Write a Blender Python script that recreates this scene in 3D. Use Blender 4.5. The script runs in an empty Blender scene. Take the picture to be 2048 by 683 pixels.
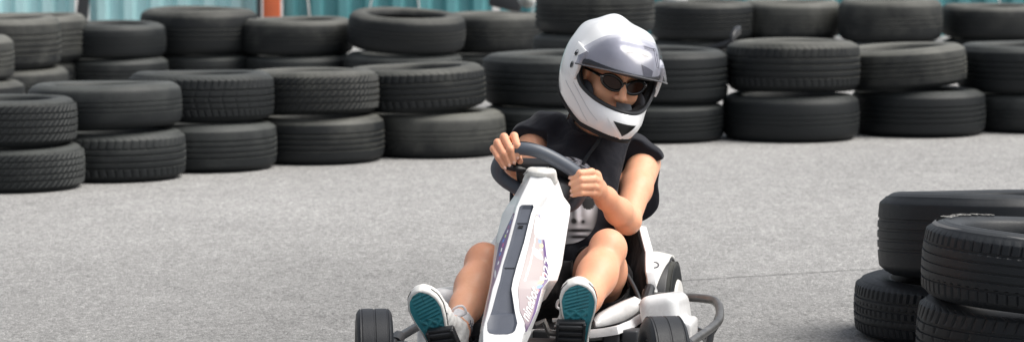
import bpy, bmesh, math, random
import numpy as np
from mathutils import Vector, Matrix
R_ = math.radians
SC = bpy.context.scene
COL = SC.collection
rnd = random.Random(11)

# ------------------------------------------------------------------ camera geometry
FPX, CAMH, PITCH = 7000.0, 1.41, R_(5.34)
SP, CP = math.sin(PITCH), math.cos(PITCH)
def ray(px, py):
    x = (px - 1024) / FPX; y = -(py - 341.5) / FPX
    return np.array([x, CP + y * SP, -SP + y * CP])
def P(px, py, Y):
    """world point at depth Y seen at a photo pixel (2048 wide)"""
    d = ray(px, py)
    return np.array([0, 0, CAMH]) + d * (Y / d[1])
def ray_plane(px, py, c, n):
    d = ray(px, py); o = np.array([0, 0, CAMH])
    return o + d * (np.dot(c - o, n) / np.dot(d, n))
def gY(py):
    """ground depth for a photo row"""
    return CAMH / math.tan(PITCH + math.atan((py - 341.5) / FPX))
def nrm(v):
    v = np.asarray(v, float); return v / np.linalg.norm(v)

# ------------------------------------------------------------------ object helpers
def tag(o, label=None, cat=None, group=None, kind=None):
    if label: o['label'] = label
    if cat: o['category'] = cat
    if group: o['group'] = group
    if kind: o['kind'] = kind
    return o
def empty(name, loc, rot=(0, 0, 0)):
    o = bpy.data.objects.new(name, None); o.empty_display_size = .1
    o.location = loc; o.rotation_euler = rot; COL.objects.link(o); return o
def wloc(o):
    v = np.zeros(3)
    while o is not None:
        v = v + np.array(o.location); o = o.parent
    return v
def mk(name, verts, faces, mats, parent=None, smooth=True, sharp=None, midx=None, origin=None):
    """link ONE mesh object from world-space vertices, under parent"""
    verts = np.asarray(verts, float).reshape(-1, 3)
    off = np.asarray(origin, float) if origin is not None else np.zeros(3)
    base = wloc(parent) if parent is not None else np.zeros(3)
    me = bpy.data.meshes.new(name)
    me.from_pydata((verts - base - off).tolist(), [], [list(map(int, f)) for f in faces])
    if not isinstance(mats, (list, tuple)): mats = [mats]
    for m in mats: me.materials.append(m)
    if midx is not None: me.polygons.foreach_set('material_index', np.asarray(midx, np.int32))
    me.polygons.foreach_set('use_smooth', np.full(len(me.polygons), bool(smooth)))
    if sharp: me.set_sharp_from_angle(angle=R_(sharp))
    me.update()
    o = bpy.data.objects.new(name, me); o.location = off
    COL.objects.link(o)
    if parent is not None: o.parent = parent
    return o
def fix_normals(o):
    bm = bmesh.new(); bm.from_mesh(o.data)
    bmesh.ops.recalc_face_normals(bm, faces=bm.faces); bm.to_mesh(o.data); bm.free(); return o

class MB:
    """mesh collector (world coordinates)"""
    def __init__(s): s.v = []; s.f = []
    def add(s, v, f):
        n = len(s.v); s.v += [tuple(map(float, p)) for p in v]; s.f += [tuple(i + n for i in q) for q in f]; return s
    def grid(s, g, closed_u=False, closed_v=False):
        nu, nv = len(g), len(g[0]); v = [p for row in g for p in row]; f = []
        for i in range(nu if closed_u else nu - 1):
            for j in range(nv if closed_v else nv - 1):
                i2, j2 = (i + 1) % nu, (j + 1) % nv
                f.append((i * nv + j, i2 * nv + j, i2 * nv + j2, i * nv + j2))
        return s.add(v, f)
    def tube(s, pts, r, n=12, closed=False, caps=True, flat=1.0):
        pts = [np.asarray(p, float) for p in pts]; m = len(pts)
        rr = [r] * m if np.isscalar(r) else list(r)
        T = []
        for i in range(m):
            a = pts[(i - 1) % m] if (closed or i > 0) else pts[i]
            b = pts[(i + 1) % m] if (closed or i < m - 1) else pts[i]
            T.append(nrm(b - a))
        u = np.cross(T[0], [0, 0, 1]);  u = np.cross(T[0], [1, 0, 0]) if np.linalg.norm(u) < .1 else u
        u = nrm(u); g = []
        for i in range(m):
            u = nrm(u - T[i] * np.dot(u, T[i])); w = np.cross(T[i], u)
            g.append([pts[i] + rr[i] * (math.cos(t) * u + flat * math.sin(t) * w) for t in np.linspace(0, 2 * math.pi, n, endpoint=False)])
        s.grid(g, closed_u=closed, closed_v=True)
        if caps and not closed:
            k = len(s.v) - m * n
            s.f.append(tuple(k + j for j in range(n))); s.f.append(tuple(k + (m - 1) * n + j for j in reversed(range(n))))
        return s
    def box(s, c, ax, half, bev=.0):
        """box with centre c, three axes and half sizes, bevelled by chamfered corners"""
        bm = bmesh.new(); bmesh.ops.create_cube(bm, size=2.0)
        for v in bm.verts: v.co = Vector((v.co.x * half[0], v.co.y * half[1], v.co.z * half[2]))
        if bev > 0: bmesh.ops.bevel(bm, geom=bm.edges[:], offset=bev, segments=3, profile=.5, affect='EDGES')
        bm.verts.index_update()
        c = np.asarray(c, float); A = [np.asarray(a, float) for a in ax]
        s.add([c + v.co.x * A[0] + v.co.y * A[1] + v.co.z * A[2] for v in bm.verts], [[v.index for v in f.verts] for f in bm.faces])
        bm.free(); return s
    def build(s, name, mats, parent=None, smooth=True, sharp=35, fix=True):
        o = mk(name, s.v, s.f, mats, parent, smooth, None)
        if fix: fix_normals(o)
        if sharp: o.data.set_sharp_from_angle(angle=R_(sharp))
        return o
def spline(pts, n, closed=False):
    """Catmull-Rom through pts, n samples per span"""
    pts = [np.asarray(p, float) for p in pts]; m = len(pts); out = []
    for i in range(m if closed else m - 1):
        g = (lambda k: pts[k % m]) if closed else (lambda k: pts[min(max(k, 0), m - 1)])
        p0, p1, p2, p3 = g(i - 1), g(i), g(i + 1), g(i + 2)
        for t in np.linspace(0, 1, n, endpoint=False):
            out.append(.5 * (2 * p1 + (p2 - p0) * t + (2 * p0 - 5 * p1 + 4 * p2 - p3) * t * t + (3 * p1 - p0 - 3 * p2 + p3) * t ** 3))
    if not closed: out.append(pts[-1])
    return out

# ------------------------------------------------------------------ signed distance modelling
def smin(a, b, k):
    if k <= 0: return np.minimum(a, b)
    h = np.clip(.5 + .5 * (b - a) / k, 0, 1)
    return b * (1 - h) + a * h - k * h * (1 - h)
def smax(a, b, k): return -smin(-a, -b, k)
def cone(p, a, b, ra, rb):
    a = np.asarray(a, float); ba = np.asarray(b, float) - a
    t = np.clip(((p - a) @ ba) / max(np.dot(ba, ba), 1e-9), 0, 1)
    return np.linalg.norm(p - a - t[:, None] * ba, axis=1) - (ra + (rb - ra) * t)
def ell(p, c, r, ax=None):
    q = p - np.asarray(c, float)
    if ax is not None: q = q @ np.array(ax, float).T
    r = np.asarray(r, float)
    k0 = np.linalg.norm(q / r, axis=1); k1 = np.linalg.norm(q / (r * r), axis=1)
    return np.where(k1 > 1e-9, k0 * (k0 - 1) / np.maximum(k1, 1e-9), -r.min())
def chain(p, pts, rs, k):
    d = None
    for i in range(len(pts) - 1):
        e = cone(p, pts[i], pts[i + 1], rs[i], rs[i + 1])
        d = e if d is None else smin(d, e, k)
    return d
def surface(sdf, lo, hi, h, smooth=1):
    """naive surface nets on a block-sparse grid"""
    lo = np.asarray(lo, float); hi = np.asarray(hi, float); B = 8
    nb = np.ceil((hi - lo) / (h * B)).astype(int); n = nb * B
    ii = np.stack(np.meshgrid(*[np.arange(k) for k in nb], indexing='ij'), -1).reshape(-1, 3)
    cd = sdf(lo + (ii * B + (B - 1) / 2) * h)
    D = np.repeat(np.repeat(np.repeat(cd.reshape(nb).astype(np.float32), B, 0), B, 1), B, 2)
    act = ii[np.abs(cd) < h * B * .9 + .012]
    loc = np.stack(np.meshgrid(*[np.arange(B)] * 3, indexing='ij'), -1).reshape(-1, 3)
    for s in range(0, len(act), 400):
        a = act[s:s + 400]; idx = (a[:, None, :] * B + loc[None]).reshape(-1, 3)
        D[idx[:, 0], idx[:, 1], idx[:, 2]] = sdf(lo + idx * h)
    S = D < 0
    c = np.zeros(n - 1, np.int8)
    for dx in (0, 1):
        for dy in (0, 1):
            for dz in (0, 1): c += S[dx:n[0] - 1 + dx, dy:n[1] - 1 + dy, dz:n[2] - 1 + dz]
    cells = np.argwhere((c > 0) & (c < 8)); vid = np.full(n - 1, -1, np.int64)
    vid[cells[:, 0], cells[:, 1], cells[:, 2]] = np.arange(len(cells))
    acc = np.zeros((len(cells), 3)); cnt = np.zeros(len(cells))
    cor = [(x, y, z) for x in (0, 1) for y in (0, 1) for z in (0, 1)]
    for a in cor:
        for ax in range(3):
            if a[ax]: continue
            b = list(a); b[ax] = 1
            va = D[cells[:, 0] + a[0], cells[:, 1] + a[1], cells[:, 2] + a[2]]; vb = D[cells[:, 0] + b[0], cells[:, 1] + b[1], cells[:, 2] + b[2]]
            m = (va < 0) != (vb < 0); t = va[m] / (va[m] - vb[m])
            q = np.tile(np.array(a, float), (m.sum(), 1)); q[:, ax] += t
            acc[m] += q; cnt[m] += 1
    V = lo + (cells + acc / cnt[:, None]) * h
    F = []
    for ax in range(3):
        sl0 = [slice(None)] * 3; sl1 = [slice(None)] * 3; sl0[ax] = slice(0, -1); sl1[ax] = slice(1, None)
        s0, s1 = S[tuple(sl0)], S[tuple(sl1)]; e = np.argwhere(s0 != s1)
        u, w = (ax + 1) % 3, (ax + 2) % 3
        e = e[(e[:, u] > 0) & (e[:, w] > 0) & (e[:, u] < n[u] - 1) & (e[:, w] < n[w] - 1)]
        q = []
        for du, dw in ((-1, -1), (0, -1), (0, 0), (-1, 0)):
            k = e.copy(); k[:, u] += du; k[:, w] += dw; q.append(vid[k[:, 0], k[:, 1], k[:, 2]])
        q = np.stack(q, 1); flip = ~s0[e[:, 0], e[:, 1], e[:, 2]]
        q[flip] = q[flip][:, ::-1]; F.append(q)
    F = np.concatenate(F)
    for _ in range(smooth):
        a = np.zeros_like(V); k = np.zeros(len(V))
        for i in range(4):
            np.add.at(a, F[:, i], V[F[:, (i + 1) % 4]] + V[F[:, (i + 3) % 4]]); np.add.at(k, F[:, i], 2)
        V = .4 * V + .6 * a / np.maximum(k, 1)[:, None]
    return V, F

# ------------------------------------------------------------------ materials
def srgb(r, g, b):
    f = lambda c: (c / 255 / 12.92) if c <= 10.3 else ((c / 255 + .055) / 1.055) ** 2.4
    return (f(r), f(g), f(b), 1)
def lin(r, g=None, b=None):
    return (r, r, r, 1) if g is None else (r, g, b, 1)
class NT:
    def __init__(s, name):
        s.m = bpy.data.materials.new(name); s.m.use_nodes = True; s.t = s.m.node_tree
        s.b = s.t.nodes['Principled BSDF']; s.out = s.t.nodes['Material Output']
    def n(s, t, **kw):
        o = s.t.nodes.new(t)
        for k, v in kw.items():
            if k in o.inputs: o.inputs[k].default_value = v
            else: setattr(o, k, v)
        return o
    def l(s, a, b): s.t.links.new(a, b)
    def coord(s, kind='Object'):
        return s.n('ShaderNodeTexCoord').outputs[kind]
    def noise(s, vec, scale, detail=4, rough=.55, dist=0):
        o = s.n('ShaderNodeTexNoise'); o.inputs['Scale'].default_value = scale; o.inputs['Detail'].default_value = detail
        o.inputs['Roughness'].default_value = rough; o.inputs['Distortion'].default_value = dist
        if vec is not None: s.l(vec, o.inputs['Vector'])
        return o.outputs['Fac']
    def ramp(s, fac, stops):
        o = s.n('ShaderNodeValToRGB'); e = o.color_ramp.elements
        while len(e) < len(stops): e.new(.5)
        for i, (p, c) in enumerate(stops): e[i].position = p; e[i].color = c
        s.l(fac, o.inputs[0]); return o.outputs['Color']
    def mix(s, fac, a, b, mode='MIX'):
        o = s.n('ShaderNodeMix', data_type='RGBA', blend_type=mode)
        for sock, v in ((o.inputs[0], fac), (o.inputs[6], a), (o.inputs[7], b)):
            if hasattr(v, 'is_linked'): s.l(v, sock)
            else: sock.default_value = v
        return o.outputs[2]
    def math(s, op, a, b=0.0, clamp=False):
        o = s.n('ShaderNodeMath', operation=op, use_clamp=clamp)
        for sock, v in ((o.inputs[0], a), (o.inputs[1], b)):
            if hasattr(v, 'is_linked'): s.l(v, sock)
            else: sock.default_value = v
        return o.outputs[0]
    def bump(s, h, strength=.3, dist=.01):
        o = s.n('ShaderNodeBump'); o.inputs['Strength'].default_value = strength; o.inputs['Distance'].default_value = dist
        s.l(h, o.inputs['Height']); s.l(o.outputs[0], s.b.inputs['Normal']); return o
    def set(s, **kw):
        for k, v in kw.items():
            k = k.replace('_', ' ')
            if hasattr(v, 'is_linked'): s.l(v, s.b.inputs[k])
            else: s.b.inputs[k].default_value = v
        return s

def m_rubber(name, dark, dusty, amount, rough=.62):
    t = NT(name); co = t.coord(); oi = t.n('ShaderNodeObjectInfo').outputs['Random']
    off = t.n('ShaderNodeVectorMath', operation='ADD'); t.l(co, off.inputs[0])
    cx = t.n('ShaderNodeCombineXYZ'); t.l(t.math('MULTIPLY', oi, 40), cx.inputs[0]); t.l(cx.outputs[0], off.inputs[1]); v = off.outputs[0]
    n1 = t.noise(v, 6, 6, .6, .4); n2 = t.noise(v, 70, 3, .7); n3 = t.noise(v, 400, 2, .6)
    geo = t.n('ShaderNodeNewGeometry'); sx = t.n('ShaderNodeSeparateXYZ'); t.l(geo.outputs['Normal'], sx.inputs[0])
    up = t.math('SUBTRACT', t.math('MULTIPLY', t.math('MAXIMUM', sx.outputs[2], -.3), .62), .06)  # dust on upward faces, which also paints in the top-shoulder highlights
    f = t.math('ADD', t.math('MULTIPLY', n1, amount * 1.3), t.math('MULTIPLY', n2, amount * .5))
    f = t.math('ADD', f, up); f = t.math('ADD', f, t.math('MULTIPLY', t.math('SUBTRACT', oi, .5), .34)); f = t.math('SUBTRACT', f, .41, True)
    t.set(Base_Color=t.mix(f, dark, dusty), Roughness=t.math('ADD', t.math('MULTIPLY', n2, .25), rough - .12))
    t.b.inputs['Specular IOR Level'].default_value = .38
    t.bump(t.math('ADD', n3, t.math('MULTIPLY', n2, .8)), .3, .0014); return t.m
def m_plain(name, col, rough=.5, metal=0, var=.12, scale=20, coat=0, bump=.0, bscale=200, spec=.5):
    t = NT(name); co = t.coord(); n = t.noise(co, scale, 5, .6)
    d = tuple(c * (1 - var) for c in col[:3]) + (1,); u = tuple(min(1, c * (1 + var)) for c in col[:3]) + (1,)
    t.set(Base_Color=t.mix(n, d, u), Roughness=t.math('ADD', t.math('MULTIPLY', n, .2), rough - .1), Metallic=metal)
    t.b.inputs['Coat Weight'].default_value = coat; t.b.inputs['Coat Roughness'].default_value = .06
    t.b.inputs['Specular IOR Level'].default_value = spec
    if bump: t.bump(t.noise(co, bscale, 3, .6), bump, .002)
    return t.m
def m_white(name, col=lin(.78, .785, .79), rough=.3, dirt=.55, coat=.3):
    """white plastic with faint grime and scuffs"""
    t = NT(name); co = t.coord(); n = t.noise(co, 7, 7, .65, .6); s = t.noise(co, 60, 4, .7, 1.5)
    f = t.math('MULTIPLY', t.math('SUBTRACT', t.math('ADD', t.math('MULTIPLY', n, .8), t.math('MULTIPLY', s, .5)), .62, True), dirt * 2.2, True)
    t.set(Base_Color=t.mix(f, col, lin(.36, .33, .29)), Roughness=t.math('ADD', t.math('MULTIPLY', s, .25), rough - .1))
    t.b.inputs['Coat Weight'].default_value = coat; t.b.inputs['Coat Roughness'].default_value = .08
    t.bump(s, .03, .002); return t.m
def m_asphalt():
    t = NT('asphalt'); co = t.coord(); cw = co
    mp = t.n('ShaderNodeMapping'); mp.inputs['Scale'].default_value = (1, .45, 1); t.l(cw, mp.inputs[0]); co = mp.outputs[0]
    def voro(scale, feat='F1'):
        o = t.n('ShaderNodeTexVoronoi', feature=feat); o.inputs['Scale'].default_value = scale
        t.l(co, o.inputs['Vector']); return o
    a = voro(165); b = voro(85); ra = t.n('ShaderNodeSeparateColor'); t.l(a.outputs['Color'], ra.inputs[0])
    rb = t.n('ShaderNodeSeparateColor'); t.l(b.outputs['Color'], rb.inputs[0])
    n1 = t.noise(cw, .5, 5, .6, .3); n2 = t.noise(co, 11, 5, .65); n3 = t.noise(co, 210, 3, .7)
    g = t.math('ADD', t.math('MULTIPLY', ra.outputs[0], .42), t.math('MULTIPLY', rb.outputs[0], .2))
    g = t.math('ADD', g, t.math('MULTIPLY', n3, .35)); g = t.math('ADD', g, t.math('MULTIPLY', n2, .32)); g = t.math('ADD', g, t.math('MULTIPLY', n1, .35))
    c = t.ramp(t.math('MULTIPLY', g, .61), [(.27, lin(.140, .139, .137)), (.42, lin(.268, .266, .262)), (.57, lin(.345, .342, .336)), (.77, lin(.56, .556, .546))])
    # grazing-angle brightness painted into the colour: darker near, paler up the track
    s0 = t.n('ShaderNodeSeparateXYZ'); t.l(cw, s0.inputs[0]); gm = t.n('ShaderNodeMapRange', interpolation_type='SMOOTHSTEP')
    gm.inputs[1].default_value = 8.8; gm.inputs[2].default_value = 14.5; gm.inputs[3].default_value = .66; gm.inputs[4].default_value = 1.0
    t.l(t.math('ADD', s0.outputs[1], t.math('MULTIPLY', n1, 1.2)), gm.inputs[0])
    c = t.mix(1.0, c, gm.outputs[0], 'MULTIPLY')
    # a hairline crack crossing the track
    sx = t.n('ShaderNodeSeparateXYZ'); t.l(cw, sx.inputs[0])
    wob = t.math('MULTIPLY', t.math('SUBTRACT', t.noise(cw, 6, 5, .7), .5), .10)
    dl = t.math('ADD', t.math('SUBTRACT', sx.outputs[1], t.math('ADD', t.math('MULTIPLY', sx.outputs[0], CRK[1]), CRK[0])), wob)
    ln = t.math('SUBTRACT', 1, t.math('MULTIPLY', t.math('ABSOLUTE', dl), 55), True)
    ln = t.math('MULTIPLY', ln, t.math('GREATER_THAN', sx.outputs[0], .35))
    c = t.mix(t.math('MULTIPLY', ln, .75), c, lin(.05))
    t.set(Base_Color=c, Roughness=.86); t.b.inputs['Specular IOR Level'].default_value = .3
    h = t.math('SUBTRACT', t.math('MULTIPLY', n3, .6), t.math('ADD', t.math('MULTIPLY', a.outputs['Distance'], 1.2), t.math('MULTIPLY', ln, 1.5)))
    t.bump(h, .55, .004); return t.m
def m_skin(name='skin', warm=0):
    t = NT(name); co = t.coord(); n = t.noise(co, 14, 5, .6); n2 = t.noise(co, 90, 4, .65); n3 = t.noise(co, 520, 2, .5)
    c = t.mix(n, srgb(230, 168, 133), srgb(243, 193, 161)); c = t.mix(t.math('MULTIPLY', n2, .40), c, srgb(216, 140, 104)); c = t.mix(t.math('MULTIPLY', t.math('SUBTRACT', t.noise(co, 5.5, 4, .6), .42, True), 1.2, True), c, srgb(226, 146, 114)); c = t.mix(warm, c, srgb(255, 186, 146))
    t.set(Base_Color=c, Roughness=t.math('ADD', t.math('MULTIPLY', n2, .30), .33)); b = t.b; b.inputs['Specular IOR Level'].default_value = .42
    b.inputs['Subsurface Weight'].default_value = .22; b.inputs['Subsurface Radius'].default_value = (1, .35, .18); b.inputs['Subsurface Scale'].default_value = .008
    t.bump(t.math('ADD', n3, n2), .12, .0012); return t.m
def m_cloth(name, col, fold=14, strength=.35, var=.35):
    t = NT(name); co = t.coord(); n = t.noise(co, fold, 2, .4, .5); w = t.noise(co, 700, 2, .6)
    lo = tuple(c * (1 - var) for c in col[:3]) + (1,)
    t.set(Base_Color=t.mix(n, lo, col), Roughness=.9); t.b.inputs['Specular IOR Level'].default_value = .2
    t.b.inputs['Sheen Weight'].default_value = .15; t.b.inputs['Sheen Roughness'].default_value = .5
    t.bump(t.math('ADD', n, t.math('MULTIPLY', w, .05)), strength, .02); return t.m
def m_tint(name, tint, gl=.12, rough=.03):
    """tinted see-through plastic: transparent film with a fresnel gloss"""
    t = NT(name); tr = t.n('ShaderNodeBsdfTransparent'); tr.inputs[0].default_value = tint
    g = t.n('ShaderNodeBsdfGlossy'); g.inputs['Roughness'].default_value = rough; g.inputs['Color'].default_value = lin(.9)
    lw = t.n('ShaderNodeLayerWeight'); lw.inputs[0].default_value = .35
    mx = t.n('ShaderNodeMixShader'); t.l(t.math('ADD', t.math('MULTIPLY', lw.outputs['Fresnel'], .5), gl, True), mx.inputs[0])
    t.l(tr.outputs[0], mx.inputs[1]); t.l(g.outputs[0], mx.inputs[2]); t.l(mx.outputs[0], t.out.inputs[0]); return t.m
def m_attr(name, rough=.6, sheen=0):
    t = NT(name); a = t.n('ShaderNodeAttribute'); a.attribute_name = 'paint'
    t.set(Base_Color=a.outputs['Color'], Roughness=rough); return t.m
def paint(o, cols):
    at = o.data.color_attributes.new('paint', 'FLOAT_COLOR', 'POINT')
    at.data.foreach_set('color', np.asarray(cols, np.float32).reshape(-1))

_a, _b = P(1370, 560, gY(560)), P(1700, 540, gY(540))
CRK = (_a[1] - _a[0] * (_b[1] - _a[1]) / (_b[0] - _a[0]), (_b[1] - _a[1]) / (_b[0] - _a[0]))
M = dict(
    rub=m_rubber('rubber', lin(.0040, .0060, .0074), lin(.098, .105, .100), .49),
    rub2=m_rubber('rubber_dusty', lin(.0052, .0070, .0082), lin(.165, .166, .148), .57),
    rubfg=m_rubber('rubber_near', lin(.0045, .0066, .0095), lin(.07, .075, .08), .42, .5),
    slick=m_rubber('slick_rubber', lin(.009, .0105, .014), lin(.045, .048, .053), .36, .5),
    asphalt=m_asphalt(), skin=m_skin(), face=m_skin('face_skin_lit', .75),  # face: skin copy made brighter and warmer, light on the face in its colour
    white=m_white('white_plastic'), helm=m_white('helmet_shell', lin(.88, .89, .90), .2, .06, .8),
    wdirty=m_white('white_plastic_used', lin(.72, .71, .68), .4, .8, .1),
    black=m_plain('black_plastic', lin(.016, .017, .02), .45, bump=.1),
    liner=m_plain('helmet_liner', lin(.012), .9, bump=.3),
    grey=m_plain('steering_grey', lin(.085, .098, .122), .42, bump=.06, bscale=900),
    strip=m_plain('slate_plastic', lin(.075, .084, .108), .42, bump=.15, bscale=500),
    dark=m_plain('dark_frame', lin(.03, .032, .036), .5),
    tube=m_plain('bumper_paint', lin(.06, .062, .066), .33, .55, .5, 30, bump=.2),
    steeltube=m_plain('scuffed_tube', lin(.17, .168, .165), .36, .6, .75, 22, bump=.2),
    steel=m_plain('worn_steel', lin(.32, .31, .30), .38, .8, .35, 40),
    shirt=m_cloth('black_cotton', lin(.0145, .0155, .0225), 15, .75),
    shorts=m_cloth('black_shorts', lin(.008, .008, .010), 20, .4),
    sock=m_cloth('sock', lin(.72, .72, .74), 60, .3, .15), canvas=m_cloth('white_canvas', lin(.74, .735, .72), 40, .2, .12),
    foxing=m_white('shoe_rubber', lin(.76, .75, .72), .5, .4, 0),
    visor=m_tint('visor_smoke', lin(.60, .605, .665), .04, .2), lens=m_plain('brown_lens', lin(.030, .011, .006), .18, spec=.35, coat=.0),
    gloss=m_plain('gloss_black', lin(.006), .2, coat=.4), vent=m_plain('vent_black', lin(.01), .3),
    smoke=m_plain('breath_guard', lin(.05, .052, .055), .3),
    print=m_attr('shirt_print', .85), decal=m_attr('decal_film', .35), letter=m_plain('white_letters', lin(.82), .4),
    tlet=m_plain('tyre_letters', lin(.30, .295, .28), .8), tan=m_plain('inner_dust', lin(.28, .22, .155), .9, var=.5, scale=14),
    ink=m_plain('grey_ink', lin(.10, .10, .12), .5),
    orange=m_plain('orange_paint', srgb(222, 112, 70), .5, 0, .2, 6), teal=None,
    bag=m_cloth('white_bag', lin(.78, .80, .78), 30, .5, .1),
)
# ------------------------------------------------------------------ camera, sky, sun
cam = bpy.data.cameras.new('camera'); co = bpy.data.objects.new('camera', cam); COL.objects.link(co)
co.location = (0, 0, CAMH); co.rotation_euler = (math.pi / 2 - PITCH, 0, 0)
cam.sensor_width = 36; cam.lens = 36 * FPX / 2048; cam.clip_start = .1; cam.clip_end = 800
cam.dof.use_dof = True; cam.dof.focus_distance = 9.15; cam.dof.aperture_fstop = 6.6
SC.camera = co
SUN_EL, SUN_AZ = R_(57), R_(100)          # azimuth measured from +Y (away from camera) towards +X
w = bpy.data.worlds.new('World'); SC.world = w; w.use_nodes = True
bg = w.node_tree.nodes['Background']; sky = w.node_tree.nodes.new('ShaderNodeTexSky')
sky.sky_type = 'NISHITA'; sky.sun_disc = False; sky.sun_elevation = SUN_EL; sky.sun_rotation = SUN_AZ
sky.air_density = 1.0; sky.dust_density = 3.0; sky.ozone_density = 1.0
hs = w.node_tree.nodes.new('ShaderNodeHueSaturation'); hs.inputs['Saturation'].default_value = .35     # hazy, whitened sky
w.node_tree.links.new(sky.outputs[0], hs.inputs['Color']); w.node_tree.links.new(hs.outputs[0], bg.inputs[0]); bg.inputs[1].default_value = .15
sl = bpy.data.lights.new('sun', 'SUN'); so = bpy.data.objects.new('sun', sl); COL.objects.link(so)
sl.energy = 4.1; sl.angle = R_(42); sl.color = (1, .955, .89)
sd = Vector((math.sin(SUN_AZ) * math.cos(SUN_EL), math.cos(SUN_AZ) * math.cos(SUN_EL), math.sin(SUN_EL)))
so.rotation_euler = sd.to_track_quat('Z', 'Y').to_euler()
SC.view_settings.view_transform = 'Standard'; SC.view_settings.look = 'None'; SC.view_settings.exposure = 0

# ------------------------------------------------------------------ ground
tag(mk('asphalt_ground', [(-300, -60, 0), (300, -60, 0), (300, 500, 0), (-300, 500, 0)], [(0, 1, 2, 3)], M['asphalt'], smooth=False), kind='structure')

# ------------------------------------------------------------------ fence along the back
def m_tarp(name, c0, c1):
    t = NT(name); co = t.coord(); mp = t.n('ShaderNodeMapping'); mp.inputs['Scale'].default_value = (1, 1, .12); t.l(co, mp.inputs[0])
    n = t.noise(mp.outputs[0], 7, 4, .6, .5); m = t.noise(co, 2.2, 4, .6)
    t.set(Base_Color=t.mix(t.math('ADD', t.math('MULTIPLY', n, .75), t.math('SUBTRACT', t.math('MULTIPLY', m, .7), .22), True), c0, c1), Roughness=.6)
    t.bump(n, .2, .02); return t.m
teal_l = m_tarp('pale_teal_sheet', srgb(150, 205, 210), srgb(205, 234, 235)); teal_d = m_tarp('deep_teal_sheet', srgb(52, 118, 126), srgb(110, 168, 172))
FY = 25.0
def fx(px): return P(px, 10, FY)[0]
def panel(px0, px1, mat, label, lean=0):
    x0, x1 = fx(px0), fx(px1); root = empty('teal_fence', ((x0 + x1) / 2, FY, 0)); mb = MB(); n = max(8, int((x1 - x0) / .012)); g = []
    for i in range(n + 1):
        x = x0 + (x1 - x0) * i / n; ph = (x * 5.2) % 1.0
        d = .03 * min(1, max(-1, 2.2 * math.sin(ph * 2 * math.pi)))
        g.append([(x, FY + d + .02 * math.sin(z * 3 + x * 2), z) for z in np.linspace(.04, 1.75, 10)])
    mb.grid(g); mb.build('sheet', mat, root, fix=False)
    for z in (.12, 1.66): rb = MB(); rb.box(((x0 + x1) / 2, FY + .075, z), np.eye(3), ((x1 - x0) / 2, .018, .025), .004); rb.build('rail', M['steel'], root)
    for k in range(int((x1 - x0) / .42) if mat is teal_d else 0):            # pale lacing cords hanging in front of the sheet
        x = x0 + .2 + .42 * k + rnd.uniform(-.1, .1); s = rnd.choice((-.35, .25, .05, -.1))
        lb = MB(); lb.tube([(x + s * (z - .2), FY - .05, z) for z in np.linspace(.06, .9, 8)], .006, 6); lb.build('cord', M['canvas'], root)
    tag(root, label, 'fence', 'teal fence panels behind the tyre wall')
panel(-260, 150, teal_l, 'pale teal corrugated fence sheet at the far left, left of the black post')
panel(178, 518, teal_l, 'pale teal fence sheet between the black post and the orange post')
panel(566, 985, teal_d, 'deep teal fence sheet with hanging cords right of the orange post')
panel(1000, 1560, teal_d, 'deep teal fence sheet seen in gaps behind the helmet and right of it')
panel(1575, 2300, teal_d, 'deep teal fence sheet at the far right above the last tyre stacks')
def post(px, wpx, mat, label, lean=0.0, name='fence_post', dy=-.12):
    x = fx(px); hw = wpx / 2 / FPX * FY; root = empty(name, (x, FY + dy, 0)); mb = MB()
    ax = [np.array([1, 0, 0]), np.array([0, 1, 0]), nrm([lean, 0, 1])]
    mb.box((x + lean * .95, FY + dy, .95), ax, (hw, .035, .95), .006); mb.build('upright', mat, root)
    bb = MB(); bb.box((x, FY + dy, .012), np.eye(3), (hw + .04, .08, .012), .003); bb.build('base_plate', M['dark'], root)
    cb = MB(); cb.box((x + lean * 1.91, FY + dy, 1.91), np.eye(3), (hw + .006, .042, .012), .003); cb.build('cap', M['dark'], root)
    tag(root, label, 'post')
post(162, 22, M['dark'], 'black fence post slightly leaning between two pale teal sheets', .12)
post(546, 34, M['orange'], 'orange painted fence post behind the fourth stack of the back tyre row')
post(522, 9, M['dark'], 'thin black pole beside the orange fence post', name='fence_pole', dy=-.2)

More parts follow.
